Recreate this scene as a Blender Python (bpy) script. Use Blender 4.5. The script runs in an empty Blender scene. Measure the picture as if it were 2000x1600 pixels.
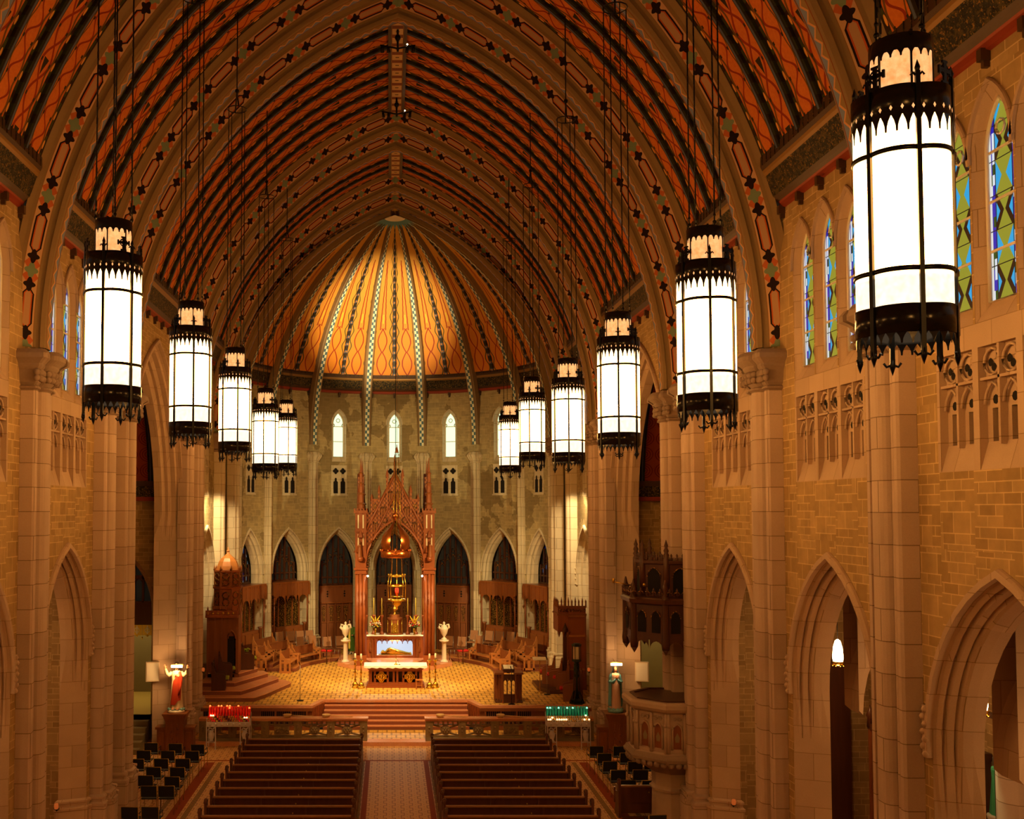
import bpy, math, random
from math import sin, cos, pi, sqrt, floor as fl
random.seed(7)
SC = bpy.context.scene
COL = SC.collection
# ---------------------------------------------------------------- camera
cd = bpy.data.cameras.new('camera'); cam = bpy.data.objects.new('camera', cd); COL.objects.link(cam)
cd.sensor_width = 36; cd.lens = 36.4; cd.shift_x = .1192; cd.shift_y = .05125; cd.clip_end = 200
cam.location = (-.244, 0, 8.9); cam.rotation_euler = (pi/2 + .0452, 0, 0)
SC.camera = cam
# ---------------------------------------------------------------- world, exposure
W = bpy.data.worlds.new('world'); SC.world = W; W.use_nodes = True
W.node_tree.nodes['Background'].inputs[0].default_value = (1, .6, .3, 1)
W.node_tree.nodes['Background'].inputs[1].default_value = .012
vs = SC.view_settings
vs.view_transform = 'Standard'; vs.look = 'None'; vs.gamma = 1; vs.use_curve_mapping = False; vs.exposure = 0
cy_ = SC.cycles
cy_.max_bounces = 6; cy_.diffuse_bounces = 4; cy_.glossy_bounces = 2; cy_.transmission_bounces = 2; cy_.transparent_max_bounces = 4
cy_.sample_clamp_indirect = 4; cy_.caustics_reflective = False; cy_.caustics_refractive = False
LAMP = (1.0, .47, .108)      # the warm lamp light of the hanging lanterns
GLASS_POWER = 33.0
def light(name, kind, loc, energy, color, target=None, size=.1, angle=50, blend=.5):
    d = bpy.data.lights.new(name, kind); d.energy = energy; d.color = color
    if kind == 'SPOT': d.spot_size = math.radians(angle); d.spot_blend = blend
    if kind in ('SPOT', 'POINT'): d.shadow_soft_size = size
    if kind == 'AREA': d.size = size
    o = bpy.data.objects.new(name, d); COL.objects.link(o); o.location = loc
    if target:
        import mathutils
        o.rotation_euler = (mathutils.Vector(target) - mathutils.Vector(loc)).to_track_quat('-Z', 'Y').to_euler()
    return o
COOL = (1.0, .76, .34)
for s in (-1, 1):
    # spotlights fixed behind the crossing piers, aimed at the chancel piers and the apse
    light('spotlight', 'SPOT', (s*7.35, 43.2, 9.9), 1500, (1, .72, .36), (s*7.9, 47.2, 7.0), .12, 62, .5)
    light('spotlight', 'SPOT', (s*6.6, 43.4, 10.2), 2600, COOL, (s*-1.5, 56, 6.5), .15, 80, .6)
    light('spotlight', 'SPOT', (s*6.6, 43.3, 10.0), 4200, (1, .62, .24), (s*-.6, 49.5, 1.6), .15, 62, .6)
light('spotlight', 'SPOT', (-1.2, 47.4, 13.2), 7500, (1, .76, .4), (-.8, 55.5, 19.0), .12, 52, .8)
light('ridge_spotlight', 'SPOT', (.5, 31.8, 22.9), 15000, (1, .62, .26), (0, 43.0, 1), .2, 26, .7)
light('ridge_spotlight', 'SPOT', (-.5, 37.2, 22.9), 11000, (1, .62, .26), (0, 46.5, 1), .2, 40, .8)

# ---------------------------------------------------------------- material helpers
def hx(h):
    h = h.lstrip('#'); o = []
    for i in (0, 2, 4):
        c = int(h[i:i+2], 16)/255
        o.append(c/12.92 if c <= .04045 else ((c+.055)/1.055)**2.4)
    return (o[0], o[1], o[2], 1)
class E:
    def __init__(s, nt, k): s.nt = nt; s.k = k
    def m(s, op, *a, clamp=False):
        n = s.nt.nodes.new('ShaderNodeMath'); n.operation = op; n.use_clamp = clamp
        for i, x in enumerate((s,)+a):
            if isinstance(x, E): s.nt.links.new(x.k, n.inputs[i])
            else: n.inputs[i].default_value = x
        return E(s.nt, n.outputs[0])
    def __add__(s, o): return s.m('ADD', o)
    def __radd__(s, o): return s.m('ADD', o)
    def __sub__(s, o): return s.m('SUBTRACT', o)
    def __rsub__(s, o): return (s*-1.0)+o
    def __mul__(s, o): return s.m('MULTIPLY', o)
    def __rmul__(s, o): return s.m('MULTIPLY', o)
    def __truediv__(s, o): return s.m('DIVIDE', o)
    def __lt__(s, o): return s.m('LESS_THAN', o)
    def __gt__(s, o): return s.m('GREATER_THAN', o)
    def abs(s): return s.m('ABSOLUTE')
    def fr(s): return s.m('FRACT')
    def flo(s): return s.m('FLOOR')
    def sin(s): return s.m('SINE')
    def mx(s, o): return s.m('MAXIMUM', o)
    def mn(s, o): return s.m('MINIMUM', o)
class Mat:
    def __init__(s, name, rough=.6, metal=0.0, spec=.35):
        s.mat = bpy.data.materials.new(name); s.mat.use_nodes = True
        s.nt = s.mat.node_tree; s.b = s.nt.nodes['Principled BSDF']
        s.b.inputs['Roughness'].default_value = rough; s.b.inputs['Metallic'].default_value = metal
        s.b.inputs['Specular IOR Level'].default_value = spec
        s._tc = None
    def new(s, t): return s.nt.nodes.new(t)
    def tc(s):
        if s._tc is None: s._tc = s.new('ShaderNodeTexCoord')
        return s._tc
    def uvs(s):
        n = s.new('ShaderNodeSeparateXYZ'); s.nt.links.new(s.tc().outputs['UV'], n.inputs[0])
        return E(s.nt, n.outputs[0]), E(s.nt, n.outputs[1])
    def noise(s, scale, detail=3, coord='Object', rough=.55):
        n = s.new('ShaderNodeTexNoise'); n.inputs['Scale'].default_value = scale; n.inputs['Detail'].default_value = detail
        n.inputs['Roughness'].default_value = rough
        s.nt.links.new(s.tc().outputs[coord], n.inputs['Vector']); return E(s.nt, n.outputs[0])
    def white(s, a, b):
        c = s.new('ShaderNodeCombineXYZ'); s.nt.links.new(a.k, c.inputs[0]); s.nt.links.new(b.k, c.inputs[1])
        n = s.new('ShaderNodeTexWhiteNoise'); n.noise_dimensions = '2D'; s.nt.links.new(c.outputs[0], n.inputs['Vector']); return E(s.nt, n.outputs['Value'])
    def brick(s, w, h, mort, c1, c2, cm, off=.5, bias=0.0, squash=1.0, vec=None):
        n = s.new('ShaderNodeTexBrick')
        n.inputs['Scale'].default_value = 1; n.inputs['Brick Width'].default_value = w; n.inputs['Row Height'].default_value = h
        n.inputs['Mortar Size'].default_value = mort; n.inputs['Mortar Smooth'].default_value = .1; n.inputs['Bias'].default_value = bias
        n.offset = off; n.squash = squash
        for i, c in (('Color1', c1), ('Color2', c2), ('Mortar', cm)): n.inputs[i].default_value = c
        s.nt.links.new(vec if vec is not None else s.tc().outputs['UV'], n.inputs['Vector']); return n.outputs['Color'], E(s.nt, n.outputs['Fac'])
    def mix(s, f, a, b, mode='MIX'):
        n = s.new('ShaderNodeMix'); n.data_type = 'RGBA'; n.blend_type = mode
        for i, x in ((0, f), (6, a), (7, b)):
            if isinstance(x, E): s.nt.links.new(x.k, n.inputs[i])
            elif hasattr(x, 'links'): s.nt.links.new(x, n.inputs[i])
            else: n.inputs[i].default_value = x
        return n.outputs[2]
    def out(s, c):
        if hasattr(c, 'links'): s.nt.links.new(c, s.b.inputs['Base Color'])
        else: s.b.inputs['Base Color'].default_value = c
        return s
    def bump(s, e, strength=.3, dist=.02):
        n = s.new('ShaderNodeBump'); n.inputs['Strength'].default_value = strength; n.inputs['Distance'].default_value = dist
        s.nt.links.new(e.k, n.inputs['Height']); s.nt.links.new(n.outputs[0], s.b.inputs['Normal']); return s
    def emit(s, c, st):
        if hasattr(c, 'links'): s.nt.links.new(c, s.b.inputs['Emission Color'])
        else: s.b.inputs['Emission Color'].default_value = c
        s.b.inputs['Emission Strength'].default_value = st; return s
M = {}
def simple(name, h, rough=.6, metal=0.0, var=.0, vscale=8.0, spec=.35, h2=None):
    m = Mat(name, rough, metal, spec); a = hx(h)
    if var or h2:
        b = hx(h2) if h2 else tuple(x*(1-var) for x in a[:3])+(1,)
        m.out(m.mix(m.noise(vscale), b, a))
    else: m.out(a)
    M[name] = m.mat; return m
def glow(name, c, st):
    m = Mat(name, .5); m.out((0.02, .02, .02, 1)); m.emit(c+(1,) if len(c) == 3 else c, st); M[name] = m.mat; return m
# ---- stone
def ashlar(name, c1, c2, cm, w, h, mort, speck=.35):
    m = Mat(name, .75, 0, .2)
    c, f = m.brick(w, h, mort, hx(c1), hx(c2), hx(cm))
    n = m.noise(60, 2); n2 = m.noise(.9, 3)
    c = m.mix(((n-.5)*speck+.5), c, (1, .95, .9, 1), 'OVERLAY')
    c = m.mix(((n2-.5)*.8+.5), c, (.9, .9, .9, 1), 'SOFT_LIGHT')
    m.out(c); m.bump(f*-1.0, .5, .012); M[name] = m.mat
ashlar('pier_stone', '907c6e', '826f62', '5a4a3c', 1.3, .52, .008)
ashlar('arch_stone', '8e7864', '836e5c', '69553f', .7, .55, .006)
ashlar('apse_stone', '9c9076', '8f836b', '6c604c', 1.0, .5, .008)
simple('cap_stone', '967e6a', .8, 0, .25, 14)
def rubble(name, c1, c2, cm):
    m = Mat(name, .8, 0, .15); u, v = m.uvs()
    h = m.white((u/.93).flo(), (v/2.24+.3).flo()); v2 = v+((h*3).flo()*.107)
    cv = m.new('ShaderNodeCombineXYZ'); m.nt.links.new((u+(h*.31)).k, cv.inputs[0]); m.nt.links.new(v2.k, cv.inputs[1]); vec = cv.outputs[0]
    a, fa = m.brick(.40, .16, .008, hx(c1), hx(c2), hx(cm), vec=vec)
    b, fb = m.brick(.46, .32, .010, hx(c2), hx(c1), hx(cm), off=.37, vec=vec)
    w = m.white((u/.62+h).flo(), (v2/.32).flo())
    c = m.mix(w > .5, a, b)
    n = m.noise(3.5, 4); c = m.mix((n-.5)*1.2+.5, c, (.85, .83, .8, 1), 'OVERLAY')
    m.out(c); M[name] = m.mat
    return m, c
rubble('wall_rubble', '9a8058', '866d48', 'b0966c')
m, c = rubble('apse_rubble', '968660', '857757', 'a5956e')
n = m.noise(.42, 4, rough=.62); n2 = m.noise(.13, 1)
st_ = ((n*1.0+n2*.6) > .87)
m.out(m.mix(st_*.6, c, hx('6e5a38')))
# ---- woods
def wood(name, c1, c2, rough=.35, scale=6.0):
    m = Mat(name, rough, 0, .4)
    w = m.new('ShaderNodeMapping'); m.nt.links.new(m.tc().outputs['Object'], w.inputs['Vector']); w.inputs['Scale'].default_value = (scale, scale, scale*.12)
    n = m.new('ShaderNodeTexNoise'); n.inputs['Scale'].default_value = 1.5; n.inputs['Detail'].default_value = 4
    m.nt.links.new(w.outputs[0], n.inputs['Vector'])
    m.out(m.mix(E(m.nt, n.outputs[0]), hx(c1), hx(c2))); M[name] = m.mat
wood('pew_wood', '4a2a18', '6b3e22', .28)
wood('pew_cap_sheen', '8a5a34', '9a6a40', .3)  # shine on the pew top rails put into a lighter wood colour
wood('red_wood', '7a3c1c', '955026', .38)
wood('oak_wood', 'a2632e', 'b87a40', .4)
wood('dark_wood', '3c2012', '57301a', .35)
wood('brown_wood', '6e3c1c', '8a5028', .4)
wood('carved_wood', '6b3a1a', '945525', .35, 20)
m = Mat('carved_panel', .4, 0, .4); u, v = m.uvs()
lt = ((u*34).sin()*(v*30).sin()); n = m.noise(30, 3)
c = m.mix(n, hx('6e3418'), hx('96522a')); c = m.mix((lt+(n-.5)*1.2) > .55, c, hx('4e2410')); c = m.mix((lt+(n-.5)) < -.75, c, hx('b07038')); m.out(c); M['carved_panel'] = m.mat
# ---- metals and misc
simple('black_iron', '1c1a18', .32, .75)
simple('polished_iron', '26221f', .22, .6)
simple('brass', 'c79a3c', .28, .85, .2)
simple('gold', 'd8a83a', .25, .9, .25, 20)
simple('copper', 'b8622a', .22, .9, .15)
simple('steel', '9a9288', .35, .7)
simple('painted_iron', 'd2c6be', .5, .2, .2)
simple('white_cloth', 'efe9dc', .8)
simple('white_marble', 'e6dcc6', .35, 0, .1)
simple('plaster_white', 'd9cfbe', .7)
simple('black_cloth', '1c1d20', .7)
simple('red_cloth', 'c01f16', .8, 0, .2)
simple('green_cloth', '9aa62a', .8, 0, .2)
simple('robe_green_light', '3f8a5c', .6, 0, .2); simple('candle_wax_yellow', 'c8b04a', .5); simple('robe_green', '4b6e22', .75, 0, .3, 10)
simple('tan_leather', '9c6a42', .5, 0, .15)
simple('skin', 'c88d68', .6)
simple('hair', '3a2818', .7)
simple('robe_red', 'b0381a', .6, 0, .2)
simple('robe_cream', 'e0c8a0', .6, 0, .15)
simple('robe_pink', 'd9b09a', .6, 0, .12)
simple('robe_blue', '5b93a3', .6, 0, .2)
simple('cloud_blue', '6f9a9a', .6, 0, .2, 30)
simple('candle_wax', 'efe4c4', .5)
simple('flower_red', 'b8241c', .7); simple('flower_yellow', 'd8b82c', .7); simple('flower_white', 'e6dcc0', .7); simple('leaf_green', '4a6424', .7)
simple('speaker_cream', 'cdb89a', .6)
simple('void_dark', '120b06', .9)  # near-black colour standing in for the shade inside openings and recesses
simple('gilt', 'dcae3c', .5, 0, .15, 20); simple('red_glass', 'f4200e', .2); simple('amber_glass', 'c0701a', .2); simple('teal_glass', '20c0c6', .2); simple('clear_glass', 'c9bfae', .15)
simple('amber_clear', 'd8b070', .2); simple('dark_red_glass', '5a0804', .2); simple('yellow_glass', 'c8a020', .2)
simple('ivory_panel', 'd8c49c', .6)
simple('greenish_stone', '8a7a58', .8, 0, .15, 2)
simple('yellow_plaster', 'd8c078', .8)
simple('green_paint', '2f5a34', .6); simple('dark_bronze', '2c3428', .4, .6, .3, 12)
simple('paper', 'd6ccb0', .8)
# ---- marble steps
m = Mat('red_marble', .22, 0, .5)
c = m.mix(m.noise(26, 5, rough=.7), hx('b87e5c'), hx('ecbe98')); n = m.noise(2.2, 4)
m.out(m.mix(n, c, hx('b87a52'), 'SOFT_LIGHT')); M['red_marble'] = m.mat
simple('red_marble_riser_shade', '8e5238', .5, 0, .35, 30)  # darker copy of the marble: shade of the risers put into its colour
# ---- sanctuary mosaic: cream yellow tiles between dark bands
m = Mat('sanctuary_mosaic', .5, 0, .3); u, v = m.uvs()
c, f = m.brick(.36, .46, .034, hx('e4bc66'), hx('cfa85a'), hx('9a7840'), off=.5)
c = m.mix((((u/.18).fr()-.5).abs() > .46), c, hx('a8844a'))
c = m.mix(m.noise(24, 3), c, hx('8a7038'), 'SOFT_LIGHT'); m.out(c); M['sanctuary_mosaic'] = m.mat
# ---- nave mosaic: tan ground with meander lines
m = Mat('nave_mosaic', .6, 0, .2); u, v = m.uvs()
p, q = .26, .5
sq = ((v/q).fr() < .5)
cx_ = (u/p).fr()
l1 = (cx_-(sq*.34+.33)).abs() < .05
vq = ((v/q*2).fr()-.5).abs() > .40
l2 = vq*((cx_-.5).abs() < .2)
dots = (((u/p+.5).fr()-.5).abs() < .045)*(((v/(q*.5)).fr()-.5).abs() < .09)
ln = l1.mx(l2).mx(dots)
c = m.mix(m.noise(30, 3), hx('cc9c62'), hx('e4b478'))
c = m.mix(ln*.75, c, hx('8a5430')); m.out(c); M['nave_mosaic'] = m.mat
simple('red_band', 'a44e2a', .75, 0, .25, 20, .1)
m = Mat('mosaic_border', .75, 0, .1); u, v = m.uvs()
c = m.mix((((u/.12).fr() < .5)-((v/.12).fr() < .5)).abs(), hx('b8945c'), hx('5a4434')); m.out(c); M['mosaic_border'] = m.mat
# ---- painted ceiling
RED1, RED2 = hx('b85a1c'), hx('d87c2c')
m = Mat('ceiling_paint', .7, 0, .15); u, v = m.uvs()     # u along the arch, v -0.5..0.5 across one lane + lane index
lane = v.flo(); w = v.fr()-.5
odd = (lane*.5).fr()*2
ph = u*4.2
s1 = (w-(ph.sin()*.2)).abs() < .04
s2 = (w+(ph.sin()*.2)).abs() < .04
s3 = (w*1.4-((ph*2.0+1.0).sin()*.22)).abs() < .05
sw = s1.mx(s2)*(1-odd)
sw = sw.mx(s3*odd)
vine = (w-.235-((u*9.0).sin()*.035)).abs() < .032
vine2 = (w+.24-((u*9.0+2.0).sin()*.03)).abs() < .02
tri = ((w+.02).abs() < ((u*.668).fr()-.55).mx(0)*.45)*(((u*.668).fr()) < .8)*(1-odd)
dotp = (((u*1.337).fr()-.5).abs() < .05)*((w.abs()-.2).abs() < .03)
c = m.mix(m.noise(14, 3), RED1, RED2)
c = m.mix(sw, c, hx('8e2c08')); c = m.mix(vine.mx(vine2*odd)*.8, c, hx('33381a'))
c = m.mix(tri.mx(dotp), c, hx('2c2414')); c = m.mix(w.abs() > .30, c, hx('2a1a0a')); c = m.mix((w.abs() > .315)*(((u*2.6).fr()-.5).abs() < .3)*(w.abs() < .40), c, hx('3c4018'))
gd = ((((u*1.5).fr()-.5)/.15).m('POWER', 2)+((w.abs()-.35)/.036).m('POWER', 2)) < 1
c = m.mix(gd, c, hx('e0a048')); m.out(c); M['ceiling_paint'] = m.mat
m = Mat('ceiling_beam', .6, 0, .2); u, v = m.uvs()       # v: -1..1 across the boxed beam, 0 in the middle of its soffit
a = v.abs()
c = m.mix(m.noise(10, 2), hx('1a130a'), hx('2a200e'))
c = m.mix(a < .3, c, hx('4c566a'))
c = m.mix((a > .55)*(((u*2.2).fr()-.5).abs() < .28), c, hx('2c3016'))
m.out(c); M['ceiling_beam'] = m.mat
simple('rib_brown', '8a704c', .7, 0, .12, 3)
m = Mat('rib_cartouche', .7, 0, .15); u, v = m.uvs()     # v in metres across, 0 at the middle
P = 1.6
t = ((u/P).fr()-.5)*P; ta = t.abs(); va = v.abs()
hexd = (ta-.44).mx(0)*1.0
d = va+(ta-.31).mx(0)*.9
inn = (d < .075); rim = (d < .105); blk = (d < .145)
blk = blk*(ta < .46)
def star(cx, r):
    a = (ta-cx).abs(); b = va
    return (((a/r).m('POWER', 2)+(b/(r*.5)).m('POWER', 2)) < 1).mx(((b/r).m('POWER', 2)+(a/(r*.42)).m('POWER', 2)) < 1)
c = m.mix(m.noise(9, 2), hx('b05a34'), hx('c06a42'))
edge = (va > .185)
c = m.mix(((ta-.665).abs()+va) > .2, c, hx('c09a74'))
c = m.mix(edge, c, hx('8a6038'))
c = m.mix(star(.8, .17), c, hx('74866a'))
c = m.mix(blk, c, hx('1e0f08')); c = m.mix(rim, c, hx('b85526')); c = m.mix(inn, c, hx('b08a68'))
c = m.mix(star(.505, .15), c, hx('1e0f08')); m.out(c); M['rib_cartouche'] = m.mat
m = Mat('rib_zigzag', .7, 0, .15); u, v = m.uvs()
z = (((u/.3).fr()-.5).abs()*.36-.09)
z1 = ((v-z).abs() < .035); z2 = ((v+z*.0-.17).abs() < .02).mx((v+.17).abs() < .02)
c = m.mix((v-z) > 0, hx('8a7048'), hx('74809a')); c = m.mix(z1, c, hx('c88e5a')); c = m.mix(z2, c, hx('7a4424')); m.out(c); M['rib_zigzag'] = m.mat
m = Mat('cornice_carving', .6, .1, .3)
n = m.noise(9, 4, rough=.7); c = m.mix(n > .52, hx('1e1a0a'), hx('4a3a16')); c = m.mix(m.noise(23, 2) > .62, c, hx('8a6424')); m.out(c); m.bump(n, .8, .06); M['cornice_carving'] = m.mat
simple('cornice_brown', '4a3018', .5, 0, .2); simple('cornice_red', '8a3216', .6); simple('cornice_gold', '8c6630', .45, .2)
m = Mat('ridge_paint', .6); u, v = m.uvs()
k = (u/.62).fr()
c = m.mix((k-.5).abs() < .32, hx('7a3a14'), hx('caa26a')); c = m.mix(((k-.5).abs() < .06)*(v.abs() < .06), c, hx('5a3a20')); c = m.mix(v.abs() > .17, c, hx('8a5a2a')); m.out(c); M['ridge_paint'] = m.mat
# ---- half-dome paint: u = height along the gore 0..1, v = -1..1 across
m = Mat('dome_paint', .55, 0, .25); u, v = m.uvs()
w = v.abs()
c = m.mix(u, hx('d4801c'), hx('e0b050'))
vin = (w-.70-((u*75).sin()*.10)).abs() < .045
c = m.mix(vin*(u < .78), c, hx('4a4a22'))
fleck = (((u*24).fr()-.5).abs() < .16)*((w-.88).abs() < .06); c = m.mix(fleck*(u < .8), c, hx('9a3a14'))
spear = (w-((.66-u)*.55)).abs() < .05
c = m.mix(spear*(u < .64)*(u > .24), c, hx('9a3416'))
og = (w-(((u*26).sin()).abs()*.34+.03)).abs() < .05; c = m.mix(og*(u < .25), c, hx('9a3416'))
drop = (w < .06)*(((u-.3).abs()) < .025); c = m.mix(drop, c, hx('d8b83a'))
m.out(c); M['dome_paint'] = m.mat
m = Mat('dome_rib_check', .5, 0, .3); u, v = m.uvs()
ck = (((u/.34).fr() < .5)-((v > 0))).abs()
c = m.mix(ck, hx('d8d8b8'), hx('3e6474')); c = m.mix(v.abs() > .11, c, hx('b89c70')); m.out(c); M['dome_rib_check'] = m.mat
m = Mat('dome_minor_rib', .5, 0, .3); u, v = m.uvs()
c = m.mix(((u/.42).fr()-.5).abs() < .2, hx('2c2416'), hx('4a5060')); c = m.mix((((u/.42).fr()-.5).abs() < .1)*(v.abs() < .05), c, hx('b87a2c')); m.out(c); M['dome_minor_rib'] = m.mat
m = Mat('transept_paint', .7, 0, .15); u, v = m.uvs()
a = (u*1.6).fr()-.5; b = (v*1.3).fr()-.5
r = (a*a+b*b).m('SQRT')
ring = (((r*8).fr()-.5).abs() < .16)*(r < .46)
c = m.mix(ring, hx('a84a16'), hx('7a2408')); c = m.mix((r < .11), c, hx('5a5a2a')); m.out(c); M['transept_paint'] = m.mat
# ---- lamps, glass
m = Mat('lantern_glass', .4); m.out((.8, .75, .6, 1))
n = m.noise(16, 3); 
sz = m.new('ShaderNodeSeparateXYZ'); m.nt.links.new(m.tc().outputs['Object'], sz.inputs[0]); z = E(m.nt, sz.outputs[2])
f = ((z-.26)/.10).mx(0).mn(1)*((1.50-z)/.12).mx(.12).mn(1); tp = tuple(x*GLASS_POWER for x in LAMP)+(1,)
m.emit(m.mix(f, m.mix((n-.5)*2+.5, (1.5, 1.1, .66, 1), (2.3, 1.75, 1.1, 1)), tp), 1.0); M['lantern_glass'] = m.mat
m = Mat('amber_mica', .4); m.out((.5, .3, .12, 1))
n = m.noise(16, 4); m.emit(m.mix((n-.5)*2.2+.5, (1, .32, .08, 1), (1, .62, .26, 1)), 1.0); M['amber_mica'] = m.mat
glow('window_light', (.80, 1.0, .62), 1.25)
glow('flame', (1, .55, .18), 14); glow('flame_red', (1, .12, .02), 5); glow('flame_teal', (.3, 1, .6), 2.2)
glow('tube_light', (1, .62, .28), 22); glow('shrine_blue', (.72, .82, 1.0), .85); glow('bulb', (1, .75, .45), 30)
glow('sanctuary_lamp', (1, .03, .01), 3.0)
m = Mat('stained_glass', .3); u, v = m.uvs()
uu = (u-.34).abs(); w1 = m.white((u/.055).flo(), (v/.15).flo()); tri_ = (((v/.5).fr()-.5).abs()*.3)
c = m.mix((uu-.05) > tri_, hx('98962e'), hx('2aa8e4')); c = m.mix((uu < .19)*((((v/.5).fr()-.5).abs()*.3+.06-uu).abs() < .045)*(((v/1.0).fr()) < .5), c, hx('2a1408'))
c = m.mix(uu > .2, c, hx('2a22b0')); c = m.mix((uu > .2)*(w1 > .5), c, hx('e4ecf4')); c = m.mix((uu > .2)*(w1 > .8), c, hx('2a4a10')); c = m.mix(uu > .29, c, hx('e8e4dc'))
lead = (((v/.5).fr()-.5).abs() > .485).mx(((uu-.2).abs() < .01)); c = m.mix(lead, c, hx('0c0c10'))
m.out((.02, .02, .02, 1)); m.emit(c, .9); M['stained_glass'] = m.mat
m = Mat('stained_small', .3); u, v = m.uvs()
w1 = m.white((u/.13).flo(), (v/.2).flo())
c = m.mix(w1 > .6, hx('05070c'), hx('1a3aa0')); c = m.mix(w1 > .7, c, hx('3a8ad0')); c = m.mix(w1 > .84, c, hx('b8d8e0')); c = m.mix(w1 > .94, c, hx('1a6a3a'))
m.out((.02, .02, .02, 1)); m.emit(c, .22); M['stained_small'] = m.mat
m = Mat('grey_glazing', .25); u, v = m.uvs(); m.out(hx('33302a')); m.emit(m.mix(m.noise(1.4, 2), hx('10120e'), hx('44463a')), .12); M['grey_glazing'] = m.mat
m = Mat('gold_screen', .35, .5); u, v = m.uvs()
n = m.noise(26, 3); c = m.mix(n > .56, hx('1a0f06'), hx('b8923a')); c = m.mix(((u/.16).fr()-.5).abs() > .4, c, hx('4a2c12')); m.out(c); M['gold_screen'] = m.mat
m = Mat('tracery_gold', .35, .2); n = m.noise(30, 3); m.out(m.mix(n > .55, hx('4a2610'), hx('b8843a'))); M['tracery_gold'] = m.mat
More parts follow.
